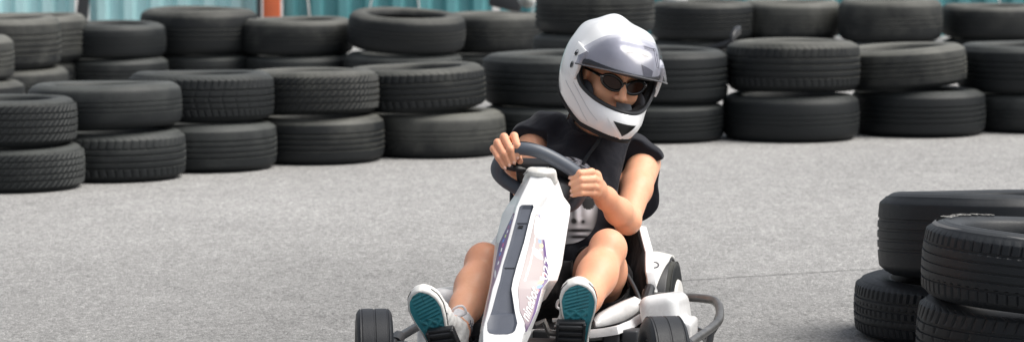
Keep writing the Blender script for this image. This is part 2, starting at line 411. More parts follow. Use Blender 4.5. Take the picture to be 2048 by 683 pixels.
# ------------------------------------------------------------------ tyres
def tyre_mesh(name, kind, seed, R=.315, W=.21, rim=.203, mats=('rub',), gscale=1.0):
    r = random.Random(seed); seg = {0: 192, 1: 280, 2: 390, 3: 160, 4: 320, 5: 360, 6: 360}[kind]; per = {0: 0, 1: 5, 2: 6, 3: 0, 4: 5, 5: 4, 6: 5}[kind]
    half = W / 2; tw = half * (.70 if kind != 3 else .62)
    pr = []                                             # (r, z, tread weight, sipe class)
    side = [(rim, .040), (rim + .004, .014), (rim + .010, .008), (rim + .016, .0105), (rim + .021, .0065), (rim + .034, .003), (rim + .052, .0), (rim + .062, .001), (rim + .064, .0025), (rim + .068, .0018), (R - .034, .006), (R - .024, .0125), (R - .0225, .0115), (R - .018, .0165)]
    for a, z in side: pr.append((a, z, 0))
    cr = lambda z: R - .0045 * (abs(z - half) / tw) ** 2.2 - (.010 * max(0, (abs(z - half) - tw) / (half - tw)) ** 1.6 if abs(z - half) > tw else 0)
    gro = {0: [-.5, -.17, .17, .5], 1: [-.55, -.2, .2, .55], 2: [-.62, -.22, .22, .62], 3: [-.35, .0, .35], 4: [-.6, -.25, .1, .5], 5: [-.58, -.22, .18, .58], 6: [-.66, -.33, 0, .33, .66]}[kind]
    gd = {3: .0035, 6: .005}.get(kind, .0065) * gscale; gw = {3: .003, 6: .0026}.get(kind, .0042) * (.6 + .4 * gscale)
    zs = [.026, .032, half - tw - .002] + list(np.linspace(half - tw, half + tw, 15)) + [half + tw + .002, W - .032, W - .026]
    ev = [(z, 0) for z in zs]
    for g in gro:
        z = half + g * tw; ev = [e for e in ev if abs(e[0] - z) > gw + .0012]
        ev += [(z - gw - .001, 0), (z - gw, gd), (z + gw, gd), (z + gw + .001, 0)]
    for z, d in sorted(ev):
        u = (z - half) / tw
        pr.append((cr(z) - d, z, 0 if d else (2 if abs(u) > .6 else 1)))
    for a, z in reversed(side): pr.append((a, W - z, 0))
    for a, z in [(rim + .004, W - .042), (rim + .02, W - .022), (rim + .05, W - .012), (R - .034, W - .03), (R - .022, W - .055), (R - .02, half), (R - .022, .055), (R - .034, .03), (rim + .05, .012), (rim + .02, .022), (rim + .004, .042)]: pr.append((a, z, 0))
    npf = len(pr); V = np.zeros((seg, npf, 3)); pa = np.array(pr)
    wob = [(.0022 * r.random(), r.random() * 6.28, k) for k in (2, 3, 5)]
    for i in range(seg):
        rr = pa[:, 0].copy(); zz = pa[:, 1].copy(); ths = np.full(npf, 2 * math.pi * i / seg)
        u = (pa[:, 1] - half) / tw
        if per:
            ph = i % per
            if kind in (1, 4, 5, 6) and ph == 0: rr -= np.where((pa[:, 2] == 2) | ((kind == 5) & (pa[:, 2] == 1) & (abs(u) < .3)), .0045, 0)
            if kind == 4 and (i // per) % 2 == 0 and ph == 0: rr -= np.where(pa[:, 2] == 1, .003, 0)
            if kind == 2 and ph in (0,): rr -= np.where(pa[:, 2] > 0, .0036, 0)
            if kind == 2 and ph in (1,): rr -= np.where((pa[:, 2] > 0) & (pa[:, 2] == 2), .0036, 0)
            tr = np.where((pa[:, 1] > .02) & (pa[:, 1] < W - .02) & (pa[:, 0] > R - .02), 1.0, 0)
            sl = {1: .05, 2: .22, 4: .07, 5: .02, 6: .015}[kind]
            ths = ths + tr * sl * np.abs(u) * (1 if kind != 2 else np.sign(u))
        rr = rr + sum(a * math.sin(k * 2 * math.pi * i / seg + p) for a, p, k in wob)
        V[i, :, 0] = rr * np.cos(ths); V[i, :, 1] = rr * np.sin(ths)
        V[i, :, 2] = zz + .003 * math.sin(2 * 2 * math.pi * i / seg + wob[0][1]) * (pa[:, 0] < R - .02)
    F = []
    for i in range(seg):
        i2 = (i + 1) % seg
        for j in range(npf):
            j2 = (j + 1) % npf; F.append((i * npf + j, i2 * npf + j, i2 * npf + j2, i * npf + j2))
    me = bpy.data.meshes.new(name); me.from_pydata(V.reshape(-1, 3).tolist(), [], F)
    for m in mats: me.materials.append(M[m])
    me.polygons.foreach_set('use_smooth', np.ones(len(F), bool)); me.set_sharp_from_angle(angle=R_(38)); me.update(); return me
TY = [tyre_mesh('tyre', k, 20 + k) for k in range(5)] + [tyre_mesh('tyre', k, 40 + k) for k in (0, 3)]
TYD = []
for me in TY:
    c = me.copy(); c.materials[0] = M['rub2']; TYD.append(c)
def tyre(c, R, W, kind, label, group, tilt=(0, 0), dusty=False, mesh=None, spin=None):
    """lay one tyre flat: c = centre of its underside"""
    o = bpy.data.objects.new('tyre', mesh or (TYD if dusty else TY)[kind]); COL.objects.link(o)
    o.rotation_mode = 'XYZ'
    o.rotation_euler = (R_(tilt[0]), R_(tilt[1]), 0)
    q = o.rotation_euler.to_matrix() @ Matrix.Rotation(rnd.uniform(0, 6.28) if spin is None else spin, 3, 'Z'); o.rotation_euler = q.to_euler()
    o.scale = (R / .315, R / .315, W / .21); o.location = c
    return tag(o, label, 'tyre', group)
def edge_x(px, Yc, R, side=1): return (px - 1024) / FPX * math.hypot(Yc, 1.1) - side * R
GF, GB = 'tyres stacked in the front row of the barrier', 'tyres stacked in the back row of the barrier'
ORD = ['first', 'second', 'third', 'fourth', 'fifth', 'sixth', 'seventh', 'eighth', 'ninth', 'tenth', 'eleventh', 'twelfth']
# front row: base photo row, then [edge px, side, R, W, kind, tilt, dusty, label] from the ground up
front = [
 (383, [(168, 1, .318, .178, 2, (0, 0), 0, 'lower tyre with chunky block tread on the asphalt at the left edge, front row'),
        (153, 1, .316, .190, 2, (-1, .6), 0, 'upper tyre with chunky block tread at the left edge of the front row')]),
 (362, [(371, 1, .318, .205, 1, (0, 0), 0, 'lower tyre of the second front-row stack from the left, fine shoulder sipes'),
        (363, 1, .326, .188, 3, (-1.6, -1.0), 0, 'nearly bald wide upper tyre of the second front-row stack from the left')]),
 (342, [(555, 1, .318, .205, 0, (0, 0), 0, 'worn ribbed lower tyre of the third front-row stack from the left'),
        (548, 1, .318, .208, 4, (-1.5, 0), 0, 'upper tyre with shoulder cuts on the third front-row stack from the left')]),
 (326, [(769, 1, .322, .205, 0, (0, 0), 1, 'dusty four-ribbed lower tyre of the fourth front-row stack from the left'),
        (760, 1, .318, .192, 2, (-1.6, -.6), 1, 'dusty block-tread upper tyre of the fourth front-row stack from the left')]),
 (313, [(1010, 1, .325, .200, 3, (0, 0), 1, 'smooth lower tyre sticking out to the right under a tilted tyre, left of the driver'),
        (973, 1, .322, .196, 1, (0, -2.0), 1, 'upper tyre tilted up to the right, just left of the driver\'s raised hand')]),
 (299, [(965, -1, .322, .200, 0, (0, 0), 0, 'shadowed lower tyre directly behind the driver\'s right shoulder'),
        (964, -1, .325, .238, 0, (0, 0), 0, 'extra wide upper tyre seen left of the helmet behind the driver')]),
 (283, [(1450, 1, .315, .180, 0, (0, 0), 0, 'lower tyre standing on asphalt just right of the driver\'s shoulder'),
        (1458, 1, .318, .252, 0, (0, 0), 0, 'wide upper tyre just right of the helmet chin')]),
 (281, [(1718, 1, .331, .215, 3, (0, 0), 0, 'smooth lower tyre of the big stack right of the driver, light gap above'),
        (1720, 1, .323, .240, 1, (-1.2, .0), 1, 'fat dusty upper tyre of the big stack right of the driver')]),
 (271, [(1973, 1, .330, .220, 0, (0, 0), 0, 'lower tyre of the stack whose top tyre leans, second from the right edge'),
        (1935, 1, .318, .195, 0, (.3, -3.5), 1, 'dusty leaning upper tyre raised at its right end, second stack from the right edge')]),
 (263, [(1935, -1, .325, .190, 3, (0, 0), 0, 'lower tyre cut by the right edge of the picture in the front row'),
        (1914, -1, .33, .235, 0, (0, -.5), 0, 'upper tyre cut by the right edge of the picture in the front row')]),
]
for py, lst in front:
    Yf = gY(py + 6); z = 0
    for k, (px, sd_, R, W, kind, tl, du, lab) in enumerate(lst):
        Yc = Yf + .318 + (rnd.uniform(-.012, .012) if k else 0)
        c = [edge_x(px, Yc, R, sd_), Yc, z]
        lift = abs(math.sin(R_(tl[1]))) * R * .6 + abs(math.sin(R_(tl[0]))) * R * .5
        c[2] = z + lift + (.012 if py == 281 and k else 0)
        tyre(c, R, W, kind, lab, GF, tl, du); z += W
# back row: depth of the front face, then tyres from the ground up
back = [
 (17.55, [(50, 1, .32, .205, 0, (0, 0), 1, 'lower tyre of the stack cut by the left edge, behind the block-tread tyres'),
          (28, 1, .315, .225, 0, (0, 0), 1, 'upper tyre peeping in at the left edge behind the block-tread tyres')]),
 (18.60, [(138, 1, .315, .205, 3, (0, 0), 1, 'lower tyre of the back-row stack furthest left, mostly hidden'),
          (123, 1, .320, .275, 0, (0, 0), 1, 'tall worn top tyre of the back-row stack furthest left')]),
 (19.25, [(158, 1, .315, .205, 3, (0, 0), 1, 'lower tyre half hidden behind the leftmost back-row stack'),
          (175, 1, .315, .255, 0, (0, 0), 1, 'pale dusty top tyre half hidden behind the leftmost back-row stack')]),
 (19.45, [(338, 1, .322, .210, 0, (0, 0), 0, 'lower tyre seen as a sliver below the low top tyre near the black post'),
          (333, 1, .318, .192, 3, (0, 0), 0, 'low top tyre of the back row just right of the black post')]),
 (19.90, [(522, 1, .325, .205, 0, (0, 0), 0, 'lower tyre seen as a sliver left of and below the orange post'),
          (517, 1, .342, .255, 3, (0, .3), 1, 'big high top tyre of the back row left of the orange post')]),
 (19.80, [(716, 1, .33, .205, 0, (0, 0), 0, 'lower tyre seen as a dark sliver under the tyre at the orange post foot'),
          (708, 1, .325, .205, 3, (0, 0), 1, 'top tyre of the back row standing in front of the orange post foot')]),
 (19.55, [(925, 1, .340, .228, 0, (0, 0), 0, 'lower tyre hidden in shade under the tipped open tyre'),
          (931, 1, .335, .205, 3, (3.6, 2.4), 1, 'tipped top tyre showing its open dark centre, between post and helmet')]),
 (20.05, [(1092, 1, .318, .200, 0, (0, 0), 0, 'lower tyre in deep shade under the back-row tyre left of the helmet'),
          (1097, 1, .318, .225, 3, (-1, -.4), 1, 'top tyre of the back row just left of the helmet')]),
 (18.25, [(1305, 1, .316, .205, 0, (0, 0), 0, 'bottom tyre of the three-tyre stack behind the helmet'),
          (1300, 1, .312, .205, 0, (0, 0), 0, 'middle tyre of the three-tyre stack behind the helmet'),
          (1308, 1, .316, .225, 0, (0, 0), 1, 'top tyre of the three-tyre stack right behind the helmet')]),
 (21.45, [(1505, 1, .318, .200, 0, (0, 0), 0, 'lower tyre in shade, first back-row stack right of the helmet'),
          (1508, 1, .325, .235, 0, (0, 0), 1, 'top tyre of the first back-row stack right of the helmet')]),
 (21.60, [(1680, 1, .318, .200, 0, (0, 0), 0, 'lower tyre in shade, second back-row stack right of the helmet'),
          (1682, 1, .318, .230, 3, (0, 0), 1, 'top tyre of the second back-row stack right of the helmet')]),
 (21.30, [(1880, 1, .318, .200, 0, (0, 0), 0, 'lower tyre in shade, third back-row stack right of the helmet'),
          (1883, 1, .322, .255, 3, (0, 0), 1, 'tallest top tyre, third back-row stack right of the helmet')]),
 (21.60, [(1885, -1, .318, .200, 0, (0, 0), 0, 'lower tyre in shade at the right end of the back row'),
          (1880, -1, .318, .205, 3, (0, .3), 1, 'low top tyre at the right end of the back row')]),
]
for Yf, lst in back:
    z = 0
    for k, (px, sd_, R, W, kind, tl, du, lab) in enumerate(lst):
        Yc = Yf + .318; lift = abs(math.sin(R_(tl[1]))) * R * .8 + abs(math.sin(R_(tl[0]))) * R * .5
        tyre((edge_x(px, Yc, R, sd_), Yc, z + lift), R, W, kind, lab, GB, tl, du); z += W
# near stack at the right edge
GN = 'large tyres stacked close by at the right edge'
NEAR = {k: tyre_mesh('tyre', k, 70 + k, mats=('rubfg',), gscale=.5 if k == 0 else 1) for k in (0, 4, 5, 6)}
# outline px of the left side, centre depth
def near(pxl, Yc, R, W, z, mesh, label, tilt=(0, 0), spin=0):
    return tyre((edge_x(pxl, Yc, R, -1), Yc, z), R, W, 0, label, GN, tilt, mesh=mesh, spin=spin)
near(1709, 10.0, .325, .172, 0, NEAR[5], 'lower near tyre with fine shoulder sipes, furthest left of the stack at the right edge', (0, 0), .4)
near(1755, 9.91, .345, .240, .182, NEAR[0], 'big upper near tyre with wide smooth ribs, back of the right edge stack', (-4.2, .4), .9)
near(1833, 9.31, .325, .195, 0, NEAR[4], 'lower near tyre with diagonal shoulder cuts, front of the stack at the right edge', (0, 2.2), .2)
tt = near(1837, 9.23, .320, .206, .195, NEAR[6], 'front near tyre with pale raised lettering on its sidewall, tilted, close right edge', (-.2, 4.2), 0)
tt.location.z = .195 - .004
# lettering around the far side of its upper sidewall
def text_mesh(body, size=1.0, shear=0.0, bold=0.0):
    cu = bpy.data.curves.new('lettering', 'FONT'); cu.body = body; cu.size = size; cu.shear = shear; cu.offset = bold; cu.resolution_u = 4
    o = bpy.data.objects.new('lettering', cu); COL.objects.link(o); bpy.context.view_layer.update()
    me = o.evaluated_get(bpy.context.evaluated_depsgraph_get()).to_mesh()
    v = [tuple(x.co) for x in me.vertices]; f = [tuple(p.vertices) for p in me.polygons]
    o.evaluated_get(bpy.context.evaluated_depsgraph_get()).to_mesh_clear(); bpy.data.objects.remove(o); bpy.data.curves.remove(cu)
    return np.array(v), f
def ring_text(tyre_o, body, a_mid, rad, size, z):
    v, f = text_mesh(body, size, 0, size * .012); w_ = v[:, 0].max()
    a = a_mid - (v[:, 0] - w_ / 2) / rad; rr = rad + v[:, 1] - size * .35
    vv = np.stack([rr * np.cos(a), rr * np.sin(a), np.full(len(v), z)], 1)
    me = bpy.data.meshes.new('lettering'); me.from_pydata(vv.tolist(), [], f); me.materials.append(M['tlet'])
    o = bpy.data.objects.new('lettering', me); COL.objects.link(o); o.parent = tyre_o; return o
ring_text(tt, 'Blue HD Plus', R_(139), .262, .043, .2125)
# dusty beige inner wall of that tyre
rg = MB(); rg.grid([[((r_) * math.cos(a), (r_) * math.sin(a), z_) for r_, z_ in ((.2025, .042), (.2022, .1), (.2022, .168))] for a in np.linspace(0, 2 * math.pi, 96)])
io = mk('inner_wall', rg.v, rg.f, M['tan']); io.parent = tt
rb_ = MB(); rb_.grid([[(r_ * math.cos(a), r_ * math.sin(a), z_) for r_, z_ in ((.284, .2055), (.289, .2015), (.293, .1975))] for a in np.linspace(0, 2 * math.pi, 120)])
io = mk('sidewall_ring', rb_.v, rb_.f, m_plain('rim_ring_rubber', lin(.13), .5)); io.parent = tt
for (a0, sp) in ((-.55, .05), (2.6, .04)):
    pass

# ------------------------------------------------------------------ oddments on the tyre wall
def bag(c, r, label, seed):
    rr = random.Random(seed); ph = [rr.random() * 6 for _ in range(9)]; c = np.array(c)
    def sdf(p):
        q = p - c; d = ell(p, c, r)
        for k, (a, b, e, s) in enumerate(((30, 11, 7, .012), (14, 33, 19, .010), (41, 27, 50, .006))):
            d = d + s * np.sin(q[:, 0] * a + ph[k]) * np.sin(q[:, 1] * b + ph[k + 3]) * np.sin(q[:, 2] * e + ph[k + 6] + 1)
        return d
    V, F = surface(sdf, c - np.array(r) - .04, c + np.array(r) + .04, .008, 1)
    o = mk('plastic_bag', V, F, M['bag'], origin=c - [0, 0, r[2]]); tag(o, label, 'bag')
bag(P(1052, -6, 20.5), (.06, .08, .055), 'white crumpled plastic bag caught between tyre tops left of the helmet', 1)
bag(P(1348, -3, 21.9), (.075, .1, .04), 'white crumpled plastic bag lying on a back-row tyre top right of the helmet', 2)
st = MB(); st.grid([[p + np.array([0, 0, 1]) * s for s in (-.02, .02)] for p in spline([P(1412, 100, 17.05), P(1440, 93, 17.0), P(1462, 84, 16.95), P(1474, 66, 17.0), P(1482, 60, 17.1)], 6)])
so_ = mk('rubber_strip', st.v, st.f, M['black'], origin=P(1440, 96, 17.0)); sm = so_.modifiers.new('thickness', 'SOLIDIFY'); sm.thickness = .02
tag(so_, 'torn black rubber strip sticking up between two tyre stacks right of the helmet', 'rubber strip')
bx = MB(); bx.box(P(1012, 2, 21.2), [nrm([1, 0, -.25]), np.array([0, 1, 0.]), nrm([.25, 0, 1])], (.10, .08, .05), .02)
bo = bx.build('dark_crate', M['dark']); tag(bo, 'small dark plastic crate above the back-row tyres left of the helmet', 'crate')
# ------------------------------------------------------------------ go-kart
YAW = R_(10.2)
KF = np.array([0.0155, 8.61, 0.0]); KB = np.array([math.sin(YAW), math.cos(YAW), 0]); KL = np.array([math.cos(YAW), -math.sin(YAW), 0]); KZ = np.array([0, 0, 1.0])
def K(d, l, z): return KF + d * KB + l * KL + z * KZ
kart = empty('go_kart', tuple(KF))
tag(kart, 'white electric go-kart with grey steering wheel, driven across the asphalt', 'go-kart')

# wheels -------------------------------------------------------------
def lathe_x(prof, c, ax, n=72):
    """revolve (axial, radius) about axis ax through c"""
    ax = nrm(ax); u = nrm(np.cross(ax, KZ)); w_ = np.cross(ax, u); c = np.asarray(c, float)
    return [[c + ax * a + r * (math.cos(t) * u + math.sin(t) * w_) for a, r in prof] for t in np.linspace(0, 2 * math.pi, n, endpoint=False)]
def wheel(c, ax, R, W, hub, lab=None):
    h = W / 2; tp = []
    for g in np.linspace(-h, h, 5): pass
    prof = [(-h * .82, R * .56), (-h * .98, R * .64), (-h, R * .78), (-h * .96, R * .90), (-h * .86, R * .965), (-h * .74, R * .992)]
    for g in (-.36, 0, .36):
        x = g * W; prof += [(x - .003, R), (x - .0018, R - .002), (x + .0018, R - .002), (x + .003, R)]
    prof += [(h * .74, R * .992), (h * .86, R * .965), (h * .96, R * .90), (h, R * .78), (h * .98, R * .64), (h * .82, R * .56)]
    t = MB(); t.grid(lathe_x(prof, c, ax), closed_u=True)
    rt = empty('wheel', tuple(np.asarray(c) - KF)); rt.parent = kart
    if lab: rt['label'] = lab
    o = t.build('tyre', M['slick' if hub == 'rim' else 'rub2'], rt, fix=False); fix_normals(o)
    r = MB()
    for s in (-1, 1):
        r.grid(lathe_x([(s * h * .80, R * .565), (s * h * .9, R * .54), (s * h * .62, R * .48), (s * h * .52, R * .30), (s * h * .75, R * .26), (s * h * .78, R * .10), (s * h * .70, .001)] if hub == 'rim' else
                       [(s * h * .80, R * .575), (s * h * .9, R * .66), (s * h * 1.22, R * .63), (s * h * 1.36, R * .50), (s * h * 1.46, R * .28), (s * h * 1.48, .001)], c, ax, 48), closed_u=True)
    r.build('rim', M['dark'] if hub == 'rim' else M['wdirty'], rt)
    return rt
def steer(a): return np.array([math.cos(a), math.sin(a), 0])
wheel(K(0, -.366, .127), steer(R_(4)), .127, .092, 'rim')
wheel(K(-.01, .366, .127), steer(R_(9)), .127, .098, 'rim')
for s in (-1, 1): wheel(K(.90, s * .254, .140), KL, .140, .052, 'hub', 'rear wheel with a white hub disc')

# rear fenders: arc over each rear wheel, white inner part and black outer part --------------
for s in (-1, 1):
    gw, gb = [], []
    for th in np.linspace(R_(-38), R_(112), 40):
        t = (th - R_(-38)) / R_(150); r = .163 + .006 * math.sin(t * 3.1)
        cut = .212 + .050 * min(1, max(0, (t - .20) / .52)) ** .9
        def fp(l, dr=0): 
            k = max(0, (l - .155)) / .107; rr = r + dr - .014 * k * k
            return K(.90 - rr * math.cos(th), s * l, .138 + rr * math.sin(th))
        gw.append([fp(.206, -.035), fp(.209, -.012)] + [fp(l) for l in np.linspace(.212, cut, 8)])
        gb.append([fp(l, -.006) for l in np.linspace(cut - .003, .264, 8)])
    a = MB().grid(gw); o = a.build('fender', M['wdirty'], kart, fix=False); o.modifiers.new('thickness', 'SOLIDIFY').thickness = .008
    b = MB().grid(gb); o2 = b.build('fender_side', M['black'], o, fix=False); o2.modifiers.new('thickness', 'SOLIDIFY').thickness = .005
    tb = MB(); tb.box(K(.92, s * .215, .17), [KB, KL, KZ], (.12, .012, .075), .01); tb.build('mudguard_stay', M['black'], kart)
    # small round emblem on the fender
    em = MB(); c0 = K(.90 - .172 * math.cos(R_(58)), s * .228, .138 + .168 * math.sin(R_(58))); nn = -math.cos(R_(58)) * KB + math.sin(R_(58)) * KZ; uu = nrm(np.cross(nn, KL)); 
    em.tube([c0 + .012 * (math.cos(q) * KL + math.sin(q) * uu) for q in np.linspace(0, 6.283, 24, endpoint=False)], .0022, 6, closed=True); em.build('emblem', M['ink'], o)

# side pods and bumper tubes -------------------------------------------------------------
def rbox(p, c, half, r, ax):
    q = np.abs((p - c) @ np.array(ax).T) - (np.array(half) - r)
    return np.linalg.norm(np.maximum(q, 0), axis=1) + np.minimum(q.max(1), 0) - r
for s in (-1, 1):
    c1, c2 = K(.54, s * (.302 if s > 0 else .275), .152), K(.50, s * (.348 if s > 0 else .318), .122)
    tl = nrm(KZ + .10 * KB - s * .16 * KL); lx = nrm(KL + s * .16 * KZ); bx_ = np.cross(lx, tl)
    def pod(p):
        d = rbox(p, c1, (.052, .12, .088), .028, (lx, KB, tl)); e = rbox(p, c2, (.030, .07, .058), .010, (KL, KB, KZ))
        return smin(d, e, .005)
    V, F = surface(pod, np.minimum(c1, c2) - .17, np.maximum(c1, c2) + .17, .0045, 1)
    o = mk('side_pod', V, F, M['white'], kart)
    if s > 0: up = [K(.74, .22, .205), K(.71, .36, .207), K(.66, .415, .203), K(.55, .437, .180), K(.44, .432, .168), K(.15, .400, .160), K(.10, .385, .15)]
    else: up = [K(.74, -.20, .20), K(.66, -.30, .20), K(.52, -.330, .175), K(.40, -.330, .162), K(.15, -.340, .158), K(.08, -.335, .15)]
    bt = MB(); bt.tube(spline(up, 5), .0115, 12); ob = bt.build('side_bumper', M['tube'] if s < 0 else M['steeltube'], kart)
    lt = [K(.72, s * .24, .135), K(.66, s * .35, .130), K(.58, s * .40, .115), K(.44, s * .412, .095), K(.20, s * .375, .085)] if s > 0 else [K(.6, -.25, .1), K(.44, -.30, .09), K(.16, -.30, .085)]
    lo = MB(); lo.tube(spline(lt, 5), .0115, 12); lo.build('lower_bumper', M['tube'], kart)
    if s > 0:
        for dd, l1, z1, l2, z2 in ((.58, .433, .187, .402, .118), (.42, .431, .166, .41, .094)):
            p_ = MB(); p_.tube([K(dd, l1, z1), K(dd - .01, (l1 + l2) / 2 + .006, (z1 + z2) / 2), K(dd - .02, l2, z2)], .010, 10); p_.build('bumper_post', M['tube'], kart)
    cp = MB(); cp.tube([K(.17, s * (.402 if s > 0 else .34), .160), K(.11, s * (.388 if s > 0 else .336), .152)], .017, 14); cp.build('bumper_clamp', M['dark'], kart)
    ar = MB(); ar.tube([K(.0, s * .09, .125), K(.0, s * .2, .12), K(-.01, s * .305, .127)], .012, 10); ar.build('front_axle_arm', M['steel'], kart)
    tr = MB(); tr.tube([K(.08, s * .06, .14), K(.06, s * .29, .135)], .007, 8); tr.build('tie_rod', M['dark'], kart)
    kn = MB(); kn.box(K(-.005, s * .297, .127), [KL, KB, KZ], (.016, .03, .045), .006); kn.build('steering_knuckle', M['dark'], kart)

# chassis ----------------------------------------------------------------------------------
for s in (-1, 1):
    ch = MB(); ch.tube(spline([K(-.06, s * .07, .09), K(.15, s * .12, .075), K(.40, s * .17, .075), K(.75, s * .19, .085), K(.95, s * .17, .10)], 5), .016, 12); ch.build('chassis_tube', M['dark'], kart)
ft = MB(); ft.box(K(.36, 0, .068), [KL, KB, KZ], (.155, .26, .012), .008); ft.build('floor_tray', M['black'], kart)
cb_ = MB(); cb_.box(K(.10, 0, .105), [KL, KB, KZ], (.055, .20, .045), .012); cb_.build('centre_beam', M['dark'], kart)
rx = MB(); rx.tube([K(.90, -.30, .138), K(.90, .30, .138)], .018, 12); rx.build('rear_axle', M['dark'], kart)
rd = MB(); rd.box(K(.86, 0, .15), [KL, KB, KZ], (.17, .09, .055), .02); rd.build('drive_unit', M['dark'], kart)
# cross bracket just behind the feet
for pts in ([(1072, 650), (1088, 641), (1098, 664), (1128, 668)], [(1105, 642), (1122, 640), (1124, 652), (1108, 652)]):
    bk = MB(); bk.tube([P(x, y, 8.86) for x, y in pts], .0085, 8); bk.build('bracket', M['steel'], kart)
for px_, py_ in ((1085, 672), (1225, 668), (1262, 672), (930, 668), (958, 655)):
    q = MB(); q.box(P(px_, py_, 8.95), [KL, KB, KZ], (.022, .03, .02), .006); q.build('mount_block', M['dark'], kart)
ps = MB(); ps.box(P(946, 625, 8.98), [nrm(KL), KB, KZ], (.028, .03, .055), .01); ps.build('side_panel', m_plain('grey_panel', lin(.12, .125, .13), .5), kart)

# seat: a bucket shell, white outside with black lining ---------------------------------------
SEATX = 0.0
def seat_pt(u, v, off=0.0):
    """v 0..1 from front lip to top of backrest, u -1..1 across"""
    pth = [(.33, .155, .150), (.42, .135, .175), (.55, .118, .190), (.70, .118, .195), (.83, .150, .195), (.90, .235, .195), (.945, .305, .185), (.98, .368, .155)]
    k = v * (len(pth) - 1); i = min(int(k), len(pth) - 2); f = k - i; f = f * f * (3 - 2 * f) if False else f
    d, z, hw = [pth[i][j] * (1 - f) + pth[i + 1][j] * f for j in range(3)]
    d += .012 * 0; a = abs(u); wing = max(0, (a - .55) / .45)
    rise = wing ** 1.7
    up = .075 * math.sin(min(1, v * 1.05) * math.pi * .62) + .012
    back = 1 / (1 + math.exp(-(v - .60) * 16))         # 0 on the pan, 1 on the backrest: wings turn forward
    hh = hw * (1 if a < .55 else 1) * a
    dd = d - back * .17 * rise * (1.1 - .45 * max(0, v - .75) / .25); zz = z + (1 - back) * up * 1.15 * rise + back * .01 * rise
    return K(dd, math.copysign(hh + .05 * wing * (1 - .35 * back), u), zz + off)
us = np.linspace(-1, 1, 41); vs = np.linspace(0, 1, 49)
g = [[seat_pt(u, v) for v in vs] for u in us]
sm_ = MB().grid(g); seat = sm_.build('seat', [M['white'], M['shorts']], kart, fix=False); sd_m = seat.modifiers.new('thickness', 'SOLIDIFY'); sd_m.thickness = .022; sd_m.offset = 0
sb = seat.modifiers.new('soft edge', 'BEVEL'); sb.width = .006; sb.segments = 2
cen = np.array(K(.60, 0, .36))
# black lining set inside the shell
fe = {1: ([(1188, 646), (1200, 634), (1222, 622), (1248, 610), (1270, 601), (1282, 607)], [(1188, 655), (1200, 657), (1222, 656), (1246, 651), (1266, 642), (1279, 631)]),
      -1: ([(944, 596), (950, 606), (960, 616), (974, 626)], [(941, 622), (944, 638), (955, 649), (972, 655)])}
for s, (hi_, lo_) in fe.items():
    g_ = []
    for k, (q1, q2) in enumerate(zip(hi_, lo_)):
        y_ = 9.02 + .03 * k if s > 0 else 9.12 - .02 * k
        a_, b_ = P(*q1, y_), P(*q2, y_ + .01); g_.append([a_ + np.array([0, .10, -.006]), a_ + np.array([0, .012, .004]), a_, a_ * .66 + b_ * .34 - [0, .010, 0], a_ * .33 + b_ * .67 - [0, .010, 0], b_, b_ + np.array([0, .10, .012])])
    fo = MB().grid(g_).build('seat_wing', M['white'], seat, fix=False, sharp=60); fs = fo.modifiers.new('thickness', 'SOLIDIFY'); fs.thickness = .006
def lin_pt(u, v):
    e = .004; p = seat_pt(u, v); n = nrm(np.cross(seat_pt(u + e, v) - seat_pt(u - e, v), seat_pt(u, min(v + e, 1)) - seat_pt(u, max(v - e, 0))))
    return p + (n if np.dot(n, cen - p) > 0 else -n) * .016
lg = MB().grid([[lin_pt(u, v) for v in np.linspace(.04, .985, 45)] for u in np.linspace(-.985, .985, 45)])
ln_ = lg.build('seat_lining', M['shorts'], seat, fix=False); ln_.modifiers.new('thickness', 'SOLIDIFY').thickness = .006
un = MB(); un.grid([[K(d_, l_, .095 - .25 * (l_ / .2) ** 2 * .06) for d_ in np.linspace(.36, .9, 6)] for l_ in np.linspace(-.2, .2, 9)]); o = un.build('seat_base', M['dark'], kart, fix=False); o.modifiers.new('thickness', 'SOLIDIFY').thickness = .03
# belt anchored beside the seat
be = MB(); bp = spline([P(1248, 538, 9.30), P(1262, 560, 9.26), P(1277, 592, 9.20), P(1284, 625, 9.16), P(1283, 660, 9.14)], 8)
be.grid([[p + KL * s for s in (-.0055, .0055)] for p in bp]); o = be.build('seat_belt', M['black'], kart, fix=False); o.modifiers.new('thickness', 'SOLIDIFY').thickness = .003
bm_ = MB(); bm_.box(P(1285, 628, 9.15), [KL, KB, KZ], (.011, .008, .030), .004); bm_.build('belt_buckle', M['gloss'], kart)
br = MB(); br.tube([P(1300, 575, 9.28), P(1290, 610, 9.2), P(1280, 655, 9.14), P(1278, 690, 9.12)], [.014, .018, .016, .014], 10); br.build('seat_bracket', M['black'], kart)

